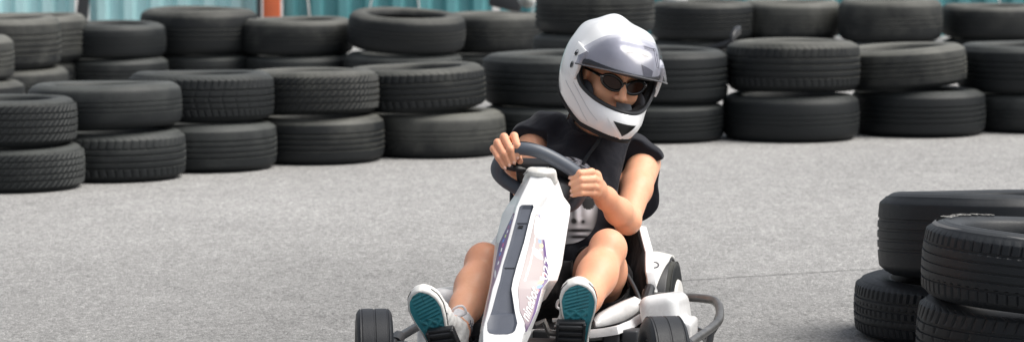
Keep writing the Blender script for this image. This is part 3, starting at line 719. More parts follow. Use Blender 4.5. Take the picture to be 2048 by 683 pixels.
# front fairing -------------------------------------------------------------------------------
# rows: y of the ridge; px of [outer L, decal outer L, ridge L, strip L, strip R, ridge R, decal outer R, outer R]
rows = [
 (344, [1058, 1061, 1064, 1068, 1088, 1092, 1098, 1106]),
 (360, [1046, 1052, 1058, 1063, 1086, 1093, 1104, 1117]),
 (393, [1027, 1036, 1042, 1047, 1074, 1082, 1097, 1128]),
 (409, [1015, 1031, 1035, 1044, 1066, 1077, 1087, 1140]),
 (413, [1012, 1029, 1033, 1039, 1067.5, 1075, 1085, 1141]),
 (428, [1004, 1025, 1029, 1035, 1062, 1071, 1080, 1140]),
 (485, [990, 998, 1014, 1020, 1048, 1057, 1091, 1131]),
 (530, [985, 989, 1001, 1006, 1034, 1045, 1097, 1124]),
 (560, [981, 984, 991, 1000, 1026, 1036, 1098, 1115]),
 (577, [978, 980, 985, 995, 1023, 1033, 1085, 1092]),
 (622, [968, 971, 975, 983, 1030, 1038, 1073, 1078]),
 (645, [963, 966, 969, 974, 1035, 1045, 1062, 1069]),
 (660, [960, 963, 966, 974.5, 1030.5, 1049, 1054, 1063]),
 (665, [960, 963, 966, 978, 1025, 1048, 1052, 1062]),
 (668, [959, 963, 966, 988, 1014, 1046, 1051, 1061]),
 (684, [957, 961, 966, 976, 1023, 1042, 1047, 1054]),
 (712, [963, 966, 972, 984, 1014, 1030, 1034, 1040]),
]
dep = [.15, .060, .004, .0, .0, .004, .060, .15]
slant = [0] * 8
def noseY(y): return 9.02 - (y - 350) / 350 * .60
ry = np.array([r[0] for r in rows], float); rp = np.array([r[1] for r in rows], float)
def nose_at(y, c, proud=0.0):
    """point of the fairing at ridge row y and column c (0..7, fractional)"""
    x = [np.interp(y, ry, rp[:, k]) for k in range(8)]
    k = min(int(c), 6); f = c - k
    t = np.interp(y, [344, 440, 640, 712], [.55, 1, .8, .55])
    px = x[k] * (1 - f) + x[k + 1] * f; dd = (dep[k] * (1 - f) + dep[k + 1] * f) * t
    sl = slant[k] * (1 - f) + slant[k + 1] * f
    sl *= np.interp(y, [344, 430, 520, 640], [.3, 1, .5, 0])
    return P(px, y + sl * .35, noseY(y) + dd - proud)
yy = [r[0] for r in rows]
ya, yb = 409.0, 668.0
yS = [ya] + [y for y in yy if ya < y < yb] + [yb]
mb = MB()
top_, bot_ = [y for y in yy if y < ya] + [ya], [yb] + [y for y in yy if y > yb]
for ysec in (top_, yS, bot_):
    mb.grid([[nose_at(y, c) for y in ysec] for c in (0, 1, 2, 3)]); mb.grid([[nose_at(y, c) for y in ysec] for c in (4, 5, 6, 7)])
mb.grid([[nose_at(y, c) for y in top_] for c in (3, 4)]); mb.grid([[nose_at(y, c) for y in bot_] for c in (3, 4)])
yall = top_ + yS[1:] + bot_[1:]
for c in (0, 7):
    mb.grid([[nose_at(y, c) + np.array([(.014 if c == 0 else -.014) * k, .05 * k, -.03 * k]) for k in (0, 1, 2)] for y in yall])
mb.grid([[nose_at(712, c) + np.array([0, .06 * k, .0 - .01 * k]) for k in (0, 1, 2)] for c in range(8)])
mb.grid([[nose_at(344, c) + np.array([0, .035 * k, .004 * k]) for k in (0, 1, 2)] for c in range(8)])
bm = bmesh.new(); vs_ = [bm.verts.new(v) for v in mb.v]
for f in mb.f: bm.faces.new([vs_[i] for i in f])
bmesh.ops.remove_doubles(bm, verts=bm.verts, dist=.0004); bmesh.ops.recalc_face_normals(bm, faces=bm.faces); bm.verts.index_update()
fair = mk('front_fairing', [v.co for v in bm.verts], [[v.index for v in f.verts] for f in bm.faces], M['white'], kart); bm.free()
fair.data.set_sharp_from_angle(angle=R_(50))
bv_ = fair.modifiers.new('soft edge', 'BEVEL'); bv_.width = .005; bv_.segments = 3; bv_.limit_method = 'ANGLE'; bv_.angle_limit = R_(6)
# recessed slate strip
gs = []
ys = np.linspace(ya, yb, 60)
def rec(y):
    d = .013
    if y < 432: d = .013 * min(1, (y - ya) / 9)
    if 575 < y < 627: d = .013 + .010 * (y - 575) / 52
    if y >= 627: d = .004 + .006 * (y - 627) / 40
    if y > 660: d *= .5
    return d
for c, on in ((3, 0), (3.03, .25), (3.22, 1), (3.4, 1), (3.6, 1), (3.9, 1), (3.97, .25), (4, 0)):
    gs.append([nose_at(y, c, -rec(y) * on) for y in ys])
sp_ = MB().grid(gs); strip = sp_.build('centre_strip', M['strip'], fair, fix=True, sharp=20)
slt = MB(); slt.grid([[nose_at(y, c, -.0085) for y in (450, 452, 455)] for c in np.linspace(3.3, 3.66, 8)]); slt.build('latch_slot', M['gloss'], strip, fix=False)
for yv in (446, 535):
    s_ = MB(); s_.tube([nose_at(yv, c, -.0095) for c in np.linspace(3.12, 3.88, 8)], .0011, 6); s_.build('seam', M['gloss'], strip)
# decals: film with painted gradient and confetti shapes
def decal(name, ylist, cfun, colf, nc=40):
    g, cols = [], []
    for y in ylist:
        c0, c1 = cfun(y); g.append([nose_at(y, c0 + (c1 - c0) * k / nc, .0035) for k in range(nc + 1)])
        cols += [colf(y, k / nc) for k in range(nc + 1)]
    m_ = MB().grid(g); o = mk(name, m_.v, m_.f, M['decal'], fair); paint(o, cols); return o
def mixc(a, b, t): return tuple(a[i] * (1 - t) + b[i] * t for i in range(4))
PUR, PNK, ROSE, BLU, LIM, YEL, RED, WHT = srgb(92, 74, 128), srgb(160, 146, 150), srgb(178, 167, 166), srgb(70, 130, 215), srgb(190, 215, 120), srgb(240, 225, 110), srgb(225, 130, 125), srgb(250, 250, 250)
def confetti(y, t, cols, per, w0, w1):
    k = int(y // per); f = (y % per) / per; c = cols[k % len(cols)]
    tc = w0 + (w1 - w0) * ((k * 37) % 10) / 10
    if abs(t - tc) < .10 - .06 * abs(f - .5) and .12 < f < .9: return c
    return None
def colL(y, t):
    base = mixc(srgb(62, 52, 104), srgb(120, 84, 140), t); base = mixc(base, srgb(168, 138, 160), min(1, max(0, (y - 500) / 80)))
    return confetti(y + t * 3, t, [BLU, srgb(170, 60, 120), WHT, LIM, BLU, srgb(190, 80, 140), WHT], 9, .42, .62) if y < 530 and confetti(y + t * 3, t, [1], 9, .42, .62) else base
def colR(y, t):
    base = mixc(ROSE, PNK, min(1, max(0, (y - 540) / 90))); e = min(1, max(0, (t - .80) / .10)); base = mixc(base, srgb(92, 66, 118), e)
    base = mixc(base, srgb(100, 78, 124), min(1, max(0, (y - 640) / 22)))
    if y < 500:
        c = confetti(y, t, [YEL, WHT, RED, WHT, LIM, BLU], 9, .66, .80)
        if c: return mixc(c, WHT, .25)
    elif 545 < y < 585:
        c = confetti(y, t, [RED, WHT, YEL, BLU], 8, .78, .86)
        if c: return mixc(c, WHT, .15)
    if abs(t - (.40 - (y - 450) / 500)) < .03 and 455 < y < 560: return WHT
    return base
decal('decal', np.linspace(426, 650, 120), lambda y: (1.04, 1.94 if y < 560 else 1.94 - .55 * ((y - 560) / 90)), colL, 24)
def cR(y):
    a, b = 5.06, 5.97
    if y > 622: a = 5.06 + .40 * (y - 622) / 40
    return a, b
decal('decal', np.linspace(429, 662, 140), cR, colR, 44)
def px_nose(px, py, proud):
    x = [np.interp(py, ry, rp[:, k]) for k in range(8)]
    return nose_at(py, float(np.interp(px, x, range(8))), proud)
def nose_text(body, A, ex, ey, shear=.25, bold=.012):
    """flat letters laid on the right flank: A start of the base line, ex along it, ey letter height (photo pixels)"""
    v, f = text_mesh(body, 1.0, shear, bold); w_ = v[:, 0].max(); h_ = .72
    mk('lettering', [px_nose(A[0] + ex[0] * q[0] / w_ + ey[0] * q[1] / h_, A[1] + ex[1] * q[0] / w_ + ey[1] * q[1] / h_, .0060) for q in v], f, M['letter'], fair, smooth=False)
nose_text('ninebot', (1056, 643), (21, -63), (-16, -13))
nose_text('027', (1094, 562), (7, -46), (-11, -4))

# steering ---------------------------------------------------------------------------------------
TAU = R_(33); WC = P(1078, 358, 9.15); WN = math.cos(TAU) * KB + math.sin(TAU) * KZ
def WP(px, py): return ray_plane(px, py, WC, WN)
rim_px = [(1031, 298), (1052, 297), (1078, 303), (1108, 317), (1138, 335), (1158, 352), (1165, 370), (1158, 392), (1140, 410), (1108, 412), (1075, 399), (1044, 381), (1014, 364), (997, 347), (996, 330), (1010, 311)]
rim = spline([WP(*q) for q in rim_px], 6, closed=True)
wheel_root = empty('steering_wheel', tuple(WC - KF)); wheel_root.parent = kart
rt_ = MB()  .tube(rim, .0178, 20, closed=True); rt_.build('rim', M['grey'], wheel_root)
# seam line along the crown of the rim
sm3 = MB().tube([p - WN * .0 + nrm(KZ * .9 - KB * .25) * .0186 for p in rim[:40]], .0012, 6); sm3.build('rim_seam', M['black'], wheel_root)
hubc = WP(1085, 356) + WN * .0
hb = MB(); hb.box(WP(1088, 362) + WN * .022, [nrm(np.cross(WN, KZ)) * -1, np.cross(WN, nrm(np.cross(WN, KZ))), WN], (.075, .05, .02), .012); hb.build('hub', M['black'], wheel_root)
for a, b, r0, r1 in (((1008, 332), (1050, 344), .014, .016), ((1156, 372), (1112, 368), .015, .026), ((1096, 402), (1090, 375), .014, .024)):
    sk = MB(); sk.tube([WP(*a), (WP(*a) + WP(*b)) / 2 + WN * .004, WP(*b) + WN * .012], [r0, (r0 + r1) / 2, r1], 12, flat=.6); sk.build('spoke', M['black'], wheel_root)
co_ = MB(); co_.tube([WP(1112, 366) + WN * .01, P(1120, 382, 9.12), P(1106, 410, 9.10), P(1090, 450, 9.05), P(1060, 560, 8.9)], [.026, .032, .026, .02, .02], 14); co_.build('steering_column', M['black'], kart)
# pale cap over the column top, with a grooved bracket on its left
def capsdf(p):
    d = ell(p, P(1080, 345, 9.04), (.034, .034, .014), (KL, KB, KZ)); e = cone(p, P(1052, 362, 9.05), P(1062, 344, 9.05), .010, .012); f = cone(p, P(1108, 362, 9.05), P(1104, 346, 9.05), .010, .012)
    return smin(smin(d, e, .012), f, .012)
V, F = surface(capsdf, P(1080, 350, 9.04) - .08, P(1080, 350, 9.04) + .08, .003, 1); mk('column_cap', V, F, M['wdirty'], kart)
for k in range(3):
    gv = MB().tube([P(1047 + 2.6 * k, 349 - 1.2 * k, 9.02), P(1051 + 2.6 * k, 344 - 1.2 * k, 9.02)], .0016, 6); gv.build('clip', M['steel'], kart)
# ------------------------------------------------------------------ the driver
BASE = P(1160, 600, 9.45); BASE[2] = .12
# joints
J = dict(pel=P(1160, 585, 9.46), wai=P(1158, 500, 9.52), che=P(1170, 370, 9.58), nek=P(1186, 268, 9.60), hd=P(1215, 190, 9.50),
         shL=P(1066, 275, 9.62), elL=P(1064, 392, 9.46), wrL=P(1019, 322, 9.24), shR=P(1287, 327, 9.62), elR=P(1254, 440, 9.38), wrR=P(1193, 376, 9.20))
# head frame: r to screen right, f the way the face looks, u up
psi, pit, rol = R_(20), R_(12), R_(13)
f0 = np.array([math.sin(psi) * math.cos(pit), -math.cos(psi) * math.cos(pit), -math.sin(pit)]); r0 = np.array([math.cos(psi), math.sin(psi), 0]); u0 = np.cross(f0, r0)
HR = r0 * math.cos(rol) - u0 * math.sin(rol); HU = u0 * math.cos(rol) + r0 * math.sin(rol); HF = f0
HC = P(1222, 156, 9.46); HAX = (HR, HF, HU)
def H(r, f, u): return HC + r * HR + f * HF + u * HU

# shoe frames ------------------------------------------------------------------------------
def frame(toe, heel, nz):
    t = nrm(toe - heel); n = nrm(nz - t * np.dot(nz, t)); return t, np.cross(t, n), n
def shoe_frame(toe, tdir, ndir, L):
    t = nrm(tdir); n = nrm(np.asarray(ndir, float) - t * np.dot(ndir, t)); l = np.cross(t, n); return dict(o=toe - t * L, t=t, n=n, l=l, L=L)
SHR = shoe_frame(P(1156, 565, 8.66), (.045, -.50, .86), (0.02, -.86, -.5), .262)
SHL = shoe_frame(P(838, 580, 8.66), (-.31, -.44, .82), (-.22, -.86, -.46), .268)
def S(s, l, t, n): return s['o'] + l * s['l'] + t * s['t'] + n * s['n']
anR, anL = S(SHR, 0, .055, -.095), S(SHL, 0.0, .055, -.095)
kneeR, kneeL = P(1216, 497, 9.14), P(968, 524, 9.12)
hipR, hipL = P(1183, 594, 9.46), P(1110, 590, 9.44)

# hands: joint pixels and depth offsets from the rim plane ----------------------------------
def hand(rp, spec):
    y0 = WP(*rp)[1]; return [[P(x, y, y0 + d) for x, y, d in fg] for fg in spec]
HL = hand((1014, 312), [[(1026, 282, .046), (1028, 272, .008), (1035, 291, -.029), (1035, 312, -.023)], [(1011, 284, .046), (1008, 274, .004), (1021, 298, -.032), (1027, 321, -.023)],
                        [(1000, 293, .043), (995, 285, .0), (1008, 307, -.031), (1017, 327, -.023)], [(995, 304, .04), (987, 297, 0), (997, 315, -.028), (1008, 333, -.021)]])
HLt = hand((1014, 312), [[(1022, 312, .055), (1034, 313, .030), (1040, 322, -.006)]])[0]
HRr = hand((1163, 368), [[(1192, 350, .030), (1183, 344, -.006), (1160, 346, -.032), (1143, 354, -.024)], [(1194, 362, .028), (1187, 358, -.008), (1162, 359, -.035), (1143, 367, -.026)],
                         [(1194, 374, .028), (1186, 371, -.008), (1162, 372, -.034), (1144, 380, -.025)], [(1191, 385, .030), (1182, 384, -.003), (1162, 385, -.029), (1146, 389, -.022)]])
HRt = hand((1163, 368), [[(1184, 360, .055), (1166, 350, .040), (1150, 346, .028)]])[0]
FR = [(.0112, .0106, .0095, .0083), (.0114, .0108, .0097, .0085), (.0109, .0103, .0093, .0081), (.0100, .0094, .0084, .0074)]
def sd_hand(p, fingers, thumb, wrist, r_w):
    d = None
    for fg, rr in zip(fingers, FR):
        e = chain(p, fg, rr, .004)
        m = cone(p, fg[0], wrist, rr[0] + .002, r_w * .80)
        d = e if d is None else smin(d, e, .0010); pl = m if fg is fingers[0] else smin(pl, m, .014)
    t = chain(p, [wrist * .5 + thumb[0] * .5] + thumb, (.014, .0125, .0105, .0085), .006)
    return smin(smin(d, pl, .008), t, .008)
def near_mask(p, c, r): return np.linalg.norm(p - c, axis=1) < r
def part(p, c, r, fn):
    """evaluate fn only near c; elsewhere the distance to the bounding ball"""
    d0 = np.linalg.norm(p - c, axis=1) - r; out = d0 + .03; m = d0 < 0
    if m.any(): out[m] = np.minimum(fn(p[m]), .03 + 0 * d0[m] + .2)
    return out
def calf(p, k, a):
    ax = a - k; L = np.linalg.norm(ax); bk = nrm(np.array([0, .7, -.75]) - ax / L * np.dot(np.array([0, .7, -.75]), ax / L))
    q = [k, k + ax * .30, k + ax * .62, a]
    d = chain(p, [q[0] + bk * .004, q[1] + bk * .010, q[2] + bk * .006, q[3]], (.044, .046, .038, .029), .03)
    return smin(d, ell(p, k + ax * .32 + bk * .020, (.040, .041, .10), [nrm(np.cross(bk, ax)), bk, ax / L]), .03)
def body(p):
    # trunk and neck (under the clothes)
    d = chain(p, [J['pel'], J['wai'], J['che']], (.095, .085, .09), .06)
    d = smin(d, chain(p, [J['che'], J['nek'], J['hd']], (.075, .050, .048), .04), .05)
    # legs
    for hp, kn, an, s in ((hipR, kneeR, anR, SHR), (hipL, kneeL, anL, SHL)):
        d = smin(d, chain(p, [hp, hp * .45 + kn * .55, kn], (.080, .066, .046), .03), .03)
        c = smin(calf(p, kn, an), ell(p, kn + np.array([0, -.008, .009]), (.036, .036, .040)), .025)
        d = smin(d, c, .020)
        d = smin(d, cone(p, an, S(s, 0, .17, -.04), .032, .024), .03); d = smin(d, cone(p, an, S(s, 0, .03, -.04), .03, .028), .02)
    # arms
    for sh, el_, wr in ((J['shL'], J['elL'], J['wrL']), (J['shR'], J['elR'], J['wrR'])):
        ua = chain(p, [sh, sh * .55 + el_ * .45, el_], (.048, .0420, .0352), .02)
        dn = np.array([0, .5, -.8]); fa = chain(p, [el_, el_ * .72 + wr * .28, el_ * .3 + wr * .7, wr], (.0335, .0350, .0275, .0222), .02)
        d = smin(d, ua, .03); d = smin(d, smin(fa, cone(p, el_ + np.array([.006, .004, -.006]), el_ + np.array([.004, .002, -.01]), .028, .026), .015), .016)
    hl = part(p, WP(1012, 312) + [0, .04, 0], .15, lambda q: sd_hand(q, HL, HLt, J['wrL'], .024))
    hr = part(p, WP(1170, 368) + [0, .03, 0], .15, lambda q: sd_hand(q, HRr, HRt, J['wrR'], .0255))
    d = smin(d, hl, .012); d = smin(d, hr, .012)
    # head with face
    def head(q):
        e = ell(q, H(0, -.012, .035), (.074, .092, .088), HAX)
        e = smin(e, ell(q, H(0, .022, -.045), (.056, .062, .070), HAX), .04)
        e = smin(e, ell(q, H(0, .055, -.098), (.026, .024, .022), HAX), .03)
        for s in (-1, 1):
            e = smin(e, ell(q, H(s * .040, .050, -.028), (.026, .024, .026), HAX), .02)
            e = smax(e, -ell(q, H(s * .032, .098, .012), (.018, .017, .012), HAX), .012)
            e = smin(e, ell(q, H(s * .032, .072, .012), (.0125, .0125, .0125), HAX), .003)
            e = smin(e, ell(q, H(s * .076, -.008, -.005), (.008, .018, .030), HAX), .006)
        e = smin(e, ell(q, H(0, .074, .035), (.045, .014, .012), HAX), .015)
        e = smin(e, chain(q, [H(0, .083, .018), H(0, .098, -.012), H(0, .106, -.028)], (.0085, .0095, .0115), .006), .012)
        for s in (-1, 1): e = smin(e, ell(q, H(s * .012, .096, -.032), (.0085, .010, .008), HAX), .006)
        e = smin(e, ell(q, H(0, .084, -.060), (.022, .011, .0055), HAX), .005); e = smin(e, ell(q, H(0, .082, -.072), (.019, .011, .006), HAX), .005)
        return e
    return smin(d, part(p, HC, .2, head), .015)
V, F = surface(body, (-.30, 8.58, .04), (.50, 9.78, .93), .0029, 0)
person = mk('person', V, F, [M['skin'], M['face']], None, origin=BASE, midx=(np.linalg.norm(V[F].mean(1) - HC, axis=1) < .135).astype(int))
tag(person, 'seated go-kart driver in black sleeveless shirt and white helmet gripping the steering wheel', 'person')

# finger nails
M['nail'] = m_plain('nail', srgb(240, 190, 170), .22, var=.05)
for fg in HL + HRr:
    dr = nrm(fg[3] - fg[2]); out = nrm(np.array([0, -1, .15]) - dr * np.dot(np.array([0, -1, .15]), dr)); sd = np.cross(dr, out); c = fg[3] + dr * .002 + out * .0062
    MB().grid([[c + sd * .0042 * math.sin(v) * math.cos(u) + dr * .0058 * math.sin(v) * math.sin(u) + out * .0026 * math.cos(v) for v in np.linspace(.05, 1.57, 5)] for u in np.linspace(0, 6.2832, 14)]).build('finger_nail', M['nail'], person)

# shirt --------------------------------------------------------------------------------------
def folds(p):
    a = np.sin(p[:, 0] * 46 + 2.2 * np.sin(p[:, 2] * 21) + p[:, 2] * 34); b = np.sin(p[:, 2] * 62 - p[:, 0] * 38 + 1.7 * np.sin(p[:, 0] * 27)); c = np.sin(p[:, 0] * 105 + p[:, 2] * 22 + np.sin(p[:, 2] * 40))
    return .0030 * a + .0022 * b + .0012 * c
slvR, slvL = nrm(J['elR'] - J['shR'] + np.array([.03, 0, .06])), nrm(J['elL'] - J['shL'] + np.array([-.05, 0, .08]))
def shirt(p):
    d = chain(p, [P(1152, 560, 9.50), P(1150, 480, 9.53), P(1158, 400, 9.56), P(1172, 330, 9.60)], (.132, .128, .130, .112), .08)
    d = smin(d, ell(p, P(1130, 400, 9.55), (.155, .105, .15)), .06)
    d = smin(d, chain(p, [P(1100, 300, 9.62), P(1185, 285, 9.63), P(1262, 325, 9.62)], (.075, .072, .078), .05), .06)
    d = smin(d, cone(p, P(1186, 268, 9.61), P(1188, 252, 9.61), .072, .062), .04)
    d = smin(d, cone(p, P(1088, 270, 9.62), J['shL'] + slvL * .03, .066, .060), .035)
    d = smin(d, cone(p, P(1262, 318, 9.63), J['shR'] + slvR * .015, .054, .0515), .035)
    # slack cloth hanging below the arm hole
    d = smin(d, chain(p, [P(1283, 345, 9.67), P(1288, 405, 9.66), P(1276, 440, 9.63)], (.05, .038, .024), .03), .035)
    d = d + folds(p)
    d = smax(d, (p - (J['shR'] + slvR * .066)) @ slvR, .004) if False else d
    # sleeve ends: cut squarely and hollowed around the arm
    for sh, el_, sl, L in ((J['shL'], J['elL'], slvL, .046), (J['shR'], J['elR'], slvR, .030)):
        c = sh + sl * L; ax = sl
        out_ = np.array([.036 if el_[0] > .1 else -.036, 0, .012]); near_ = cone(p, c + out_, c + out_ + nrm(el_ - sh) * .15, .098, .08)
        d = smax(d, -smax(near_, -((p - c) @ ax), .003), .004)
        ad = nrm(el_ - sh); h0 = sh + ad * .0
        d = smax(d, -smax(cone(p, h0 + ad * .05, sh + ad * .14, .051, .055), -((p - (c - ax * .018)) @ ax), .003), .003)
    hc = P(1243, 346, 9.60); reg = np.maximum(np.maximum(-((p - hc) @ np.array([.33, 0, -.944])), hc[0] - p[:, 0]), p[:, 1] - 9.655)
    d = smax(d, -reg, .004)
    # neck opening
    d = smax(d, -cone(p, P(1180, 262, 9.58), P(1196, 225, 9.56), .055, .072), .006)
    # hem
    return smax(d, -((p[:, 2]) - .155), .01)
V, F = surface(shirt, (-.16, 9.30, .10), (.52, 9.86, .80), .004, 1)
tshirt = mk('t_shirt', V, F, M['shirt'], person)
# grey portrait printed on the chest: a generic face under a patterned cap, painted on a patch that follows the cloth
def on_shirt(px, py, off=.003):
    d = ray(px, py); o = np.array([0, 0, CAMH]); d = d / np.linalg.norm(d); t = 9.0
    for _ in range(60):
        s = shirt((o + d * t)[None])[0]; t += s * .8
        if abs(s) < 2e-4: break
    return o + d * (t - off)
def face_paint(px, py):
    # portrait coordinates: x across, y down
    x, y = (px - 1128) / 68, (py - 400) / 88
    r = (x / 1.0) ** 2 + (y / 1.0) ** 2
    if y < -.24:                                       # knitted cap with light and dark zigzags
        z = math.sin(px * .42 + 2.6 * math.sin(py * .33)) * math.sin(py * .55 + .8 * math.sin(px * .25))
        v = .42 if z > .12 else (.16 if z > -.25 else .02)
        if x > .72: v = .22 + .2 * math.sin(py * .8)
        return v
    G = lambda cx, cy, wx, wy: math.exp(-(((x - cx) / wx) ** 2 + ((y - cy) / wy) ** 2))
    v = .13 + .30 * G(.72, .22, .16, .22) + .18 * G(.05, .35, .25, .3) + .50 * G(.44, .24, .075, .26) + .22 * G(.47, .43, .10, .06)
    v -= .34 * G(.30, .47, .09, .05) + .30 * G(.55, .48, .06, .04) + .14 * G(.27, .25, .06, .25)
    v += .20 * G(.46, .60, .22, .045) - .40 * G(.46, .685, .30, .028) + .30 * G(.48, .755, .18, .035) - .30 * G(.46, .83, .24, .03) + .28 * G(.50, .92, .2, .05)
    v *= 1 - .8 * G(1.0, .6, .14, .5)
    if ((x - .14) / .20) ** 2 + ((y - .04) / .17) ** 2 < 1 or ((x - .72) / .20) ** 2 + ((y - .04) / .17) ** 2 < 1: v = .012
    if abs(y + .06) < .02 and x > -.2: v = .03
    return max(.010, min(.55, v))
gp, cols, nx, ny = [], [], 70, 90
for i in range(nx + 1):
    row = []
    for j in range(ny + 1):
        b = 2 * j / ny - 1; a = 2 * i / nx - 1
        hw = 68 * math.sqrt(max(.0, 1 - max(0, abs(b)) ** 3.2)) + .5
        px, py = 1128 + a * hw, 400 + b * 88
        row.append(on_shirt(px, py)); v = face_paint(px, py)
        edge = max(abs(a), 0); v = v * min(1, (1.02 - edge) / .06) if edge > .95 else v
        v *= 1.8; cols.append((v * .97, v * .98, v * 1.03, 1))
    gp.append(row)
pm = MB().grid(gp); pr_ = mk('chest_print', pm.v, pm.f, M['print'], tshirt); paint(pr_, cols)
# collar rib
cr_ = []
for a in np.linspace(0, 2 * math.pi, 48, endpoint=False):
    ax = nrm(P(1194, 235, 9.58) - P(1182, 265, 9.59)); u = nrm(np.cross(ax, [0, 1, 0])); w_ = np.cross(ax, u)
    cr_.append(P(1183, 258, 9.585) + .064 * (math.cos(a) * u + math.sin(a) * w_) + ax * .004 * math.cos(2 * a))
MB().tube(cr_, .0075, 10, closed=True).build('collar', M['shirt'], tshirt)
# shorts
def shorts(p):
    d = ell(p, J['pel'] + [0, .01, -.005], (.165, .13, .085))
    for hp, kn, L in ((hipR, kneeR, .46), (hipL, kneeL, .58)):
        e = cone(p, hp, hp + (kn - hp) * L, .096, .090); ax = nrm(kn - hp)
        e = smax(e, (p - (hp + (kn - hp) * (L - .03))) @ ax, .004); e = smax(e, -smax(cone(p, hp + (kn - hp) * .3, kn, .080, .078), -((p - (hp + (kn - hp) * (L - .13))) @ ax), .002), .003)
        d = smin(d, e, .03)
    return d + folds(p * 1.1 + .3)
V, F = surface(shorts, (-.14, 9.0, .03), (.42, 9.72, .42), .0045, 1)
mk('shorts', V, F, M['shorts'], person)

# shoes and socks ------------------------------------------------------------------------------
OUT = [(0, .0), (.004, .014), (.018, .027), (.05, .0325), (.09, .0305), (.13, .0335), (.17, .0425), (.205, .0455), (.232, .0395), (.250, .025), (.258, .010), (.260, 0)]
def sg_(s): return (1 if s['l'][0] > 0 else -1) * (1 if s is SHL else -1)
def halfw(t): return np.interp(t, [o[0] for o in OUT], [o[1] for o in OUT])
def outline(s, n, scale=1.0, inset=0.0):
    k = s['L'] / .260; up = [t for t in np.concatenate([np.linspace(0, .02, 6), np.linspace(.03, .235, 22), np.linspace(.24, .26, 9)])]
    bend = lambda t: .006 * math.sin(t / .26 * math.pi)
    pts = [(-max(halfw(t) - inset, 0) + bend(t) * s['sg'], t) for t in up] + [(max(halfw(t) - inset, 0) + bend(t) * s['sg'], t) for t in reversed(up)]
    if inset: pts = [(x, .13 + (t - .13) * (1 - inset / .125)) for x, t in pts]
    return [S(s, x, t * k, n) for x, t in pts]
def m_sole():
    t = NT('teal_outsole'); uv = t.n('ShaderNodeAttribute'); uv.attribute_name = 'paint'; sp = t.n('ShaderNodeSeparateColor'); t.l(uv.outputs['Color'], sp.inputs[0])
    x, y = sp.outputs[0], sp.outputs[1]
    bars = t.math('SINE', t.math('MULTIPLY', t.math('ADD', y, t.math('MULTIPLY', x, -.35)), 560))
    d1 = t.math('SINE', t.math('MULTIPLY', t.math('ADD', y, x), 230)); d2 = t.math('SINE', t.math('MULTIPLY', t.math('SUBTRACT', y, x), 230)); dia = t.math('MAXIMUM', d1, d2)
    top = t.math('GREATER_THAN', y, .178); h = t.math('ADD', t.math('MULTIPLY', bars, top), t.math('MULTIPLY', dia, t.math('SUBTRACT', 1, top)))
    inner = t.math('LESS_THAN', t.math('ABSOLUTE', x), .030); h = t.math('MULTIPLY', h, inner)
    n = t.noise(t.coord(), 45, 5, .65); f = t.math('ADD', t.math('MULTIPLY', h, .28), t.math('SUBTRACT', n, .12), True)
    t.set(Base_Color=t.mix(f, lin(.020, .20, .26), lin(.09, .42, .48)), Roughness=.42)
    t.bump(h, .55, .004); return t.m
M['sole'] = m_sole()
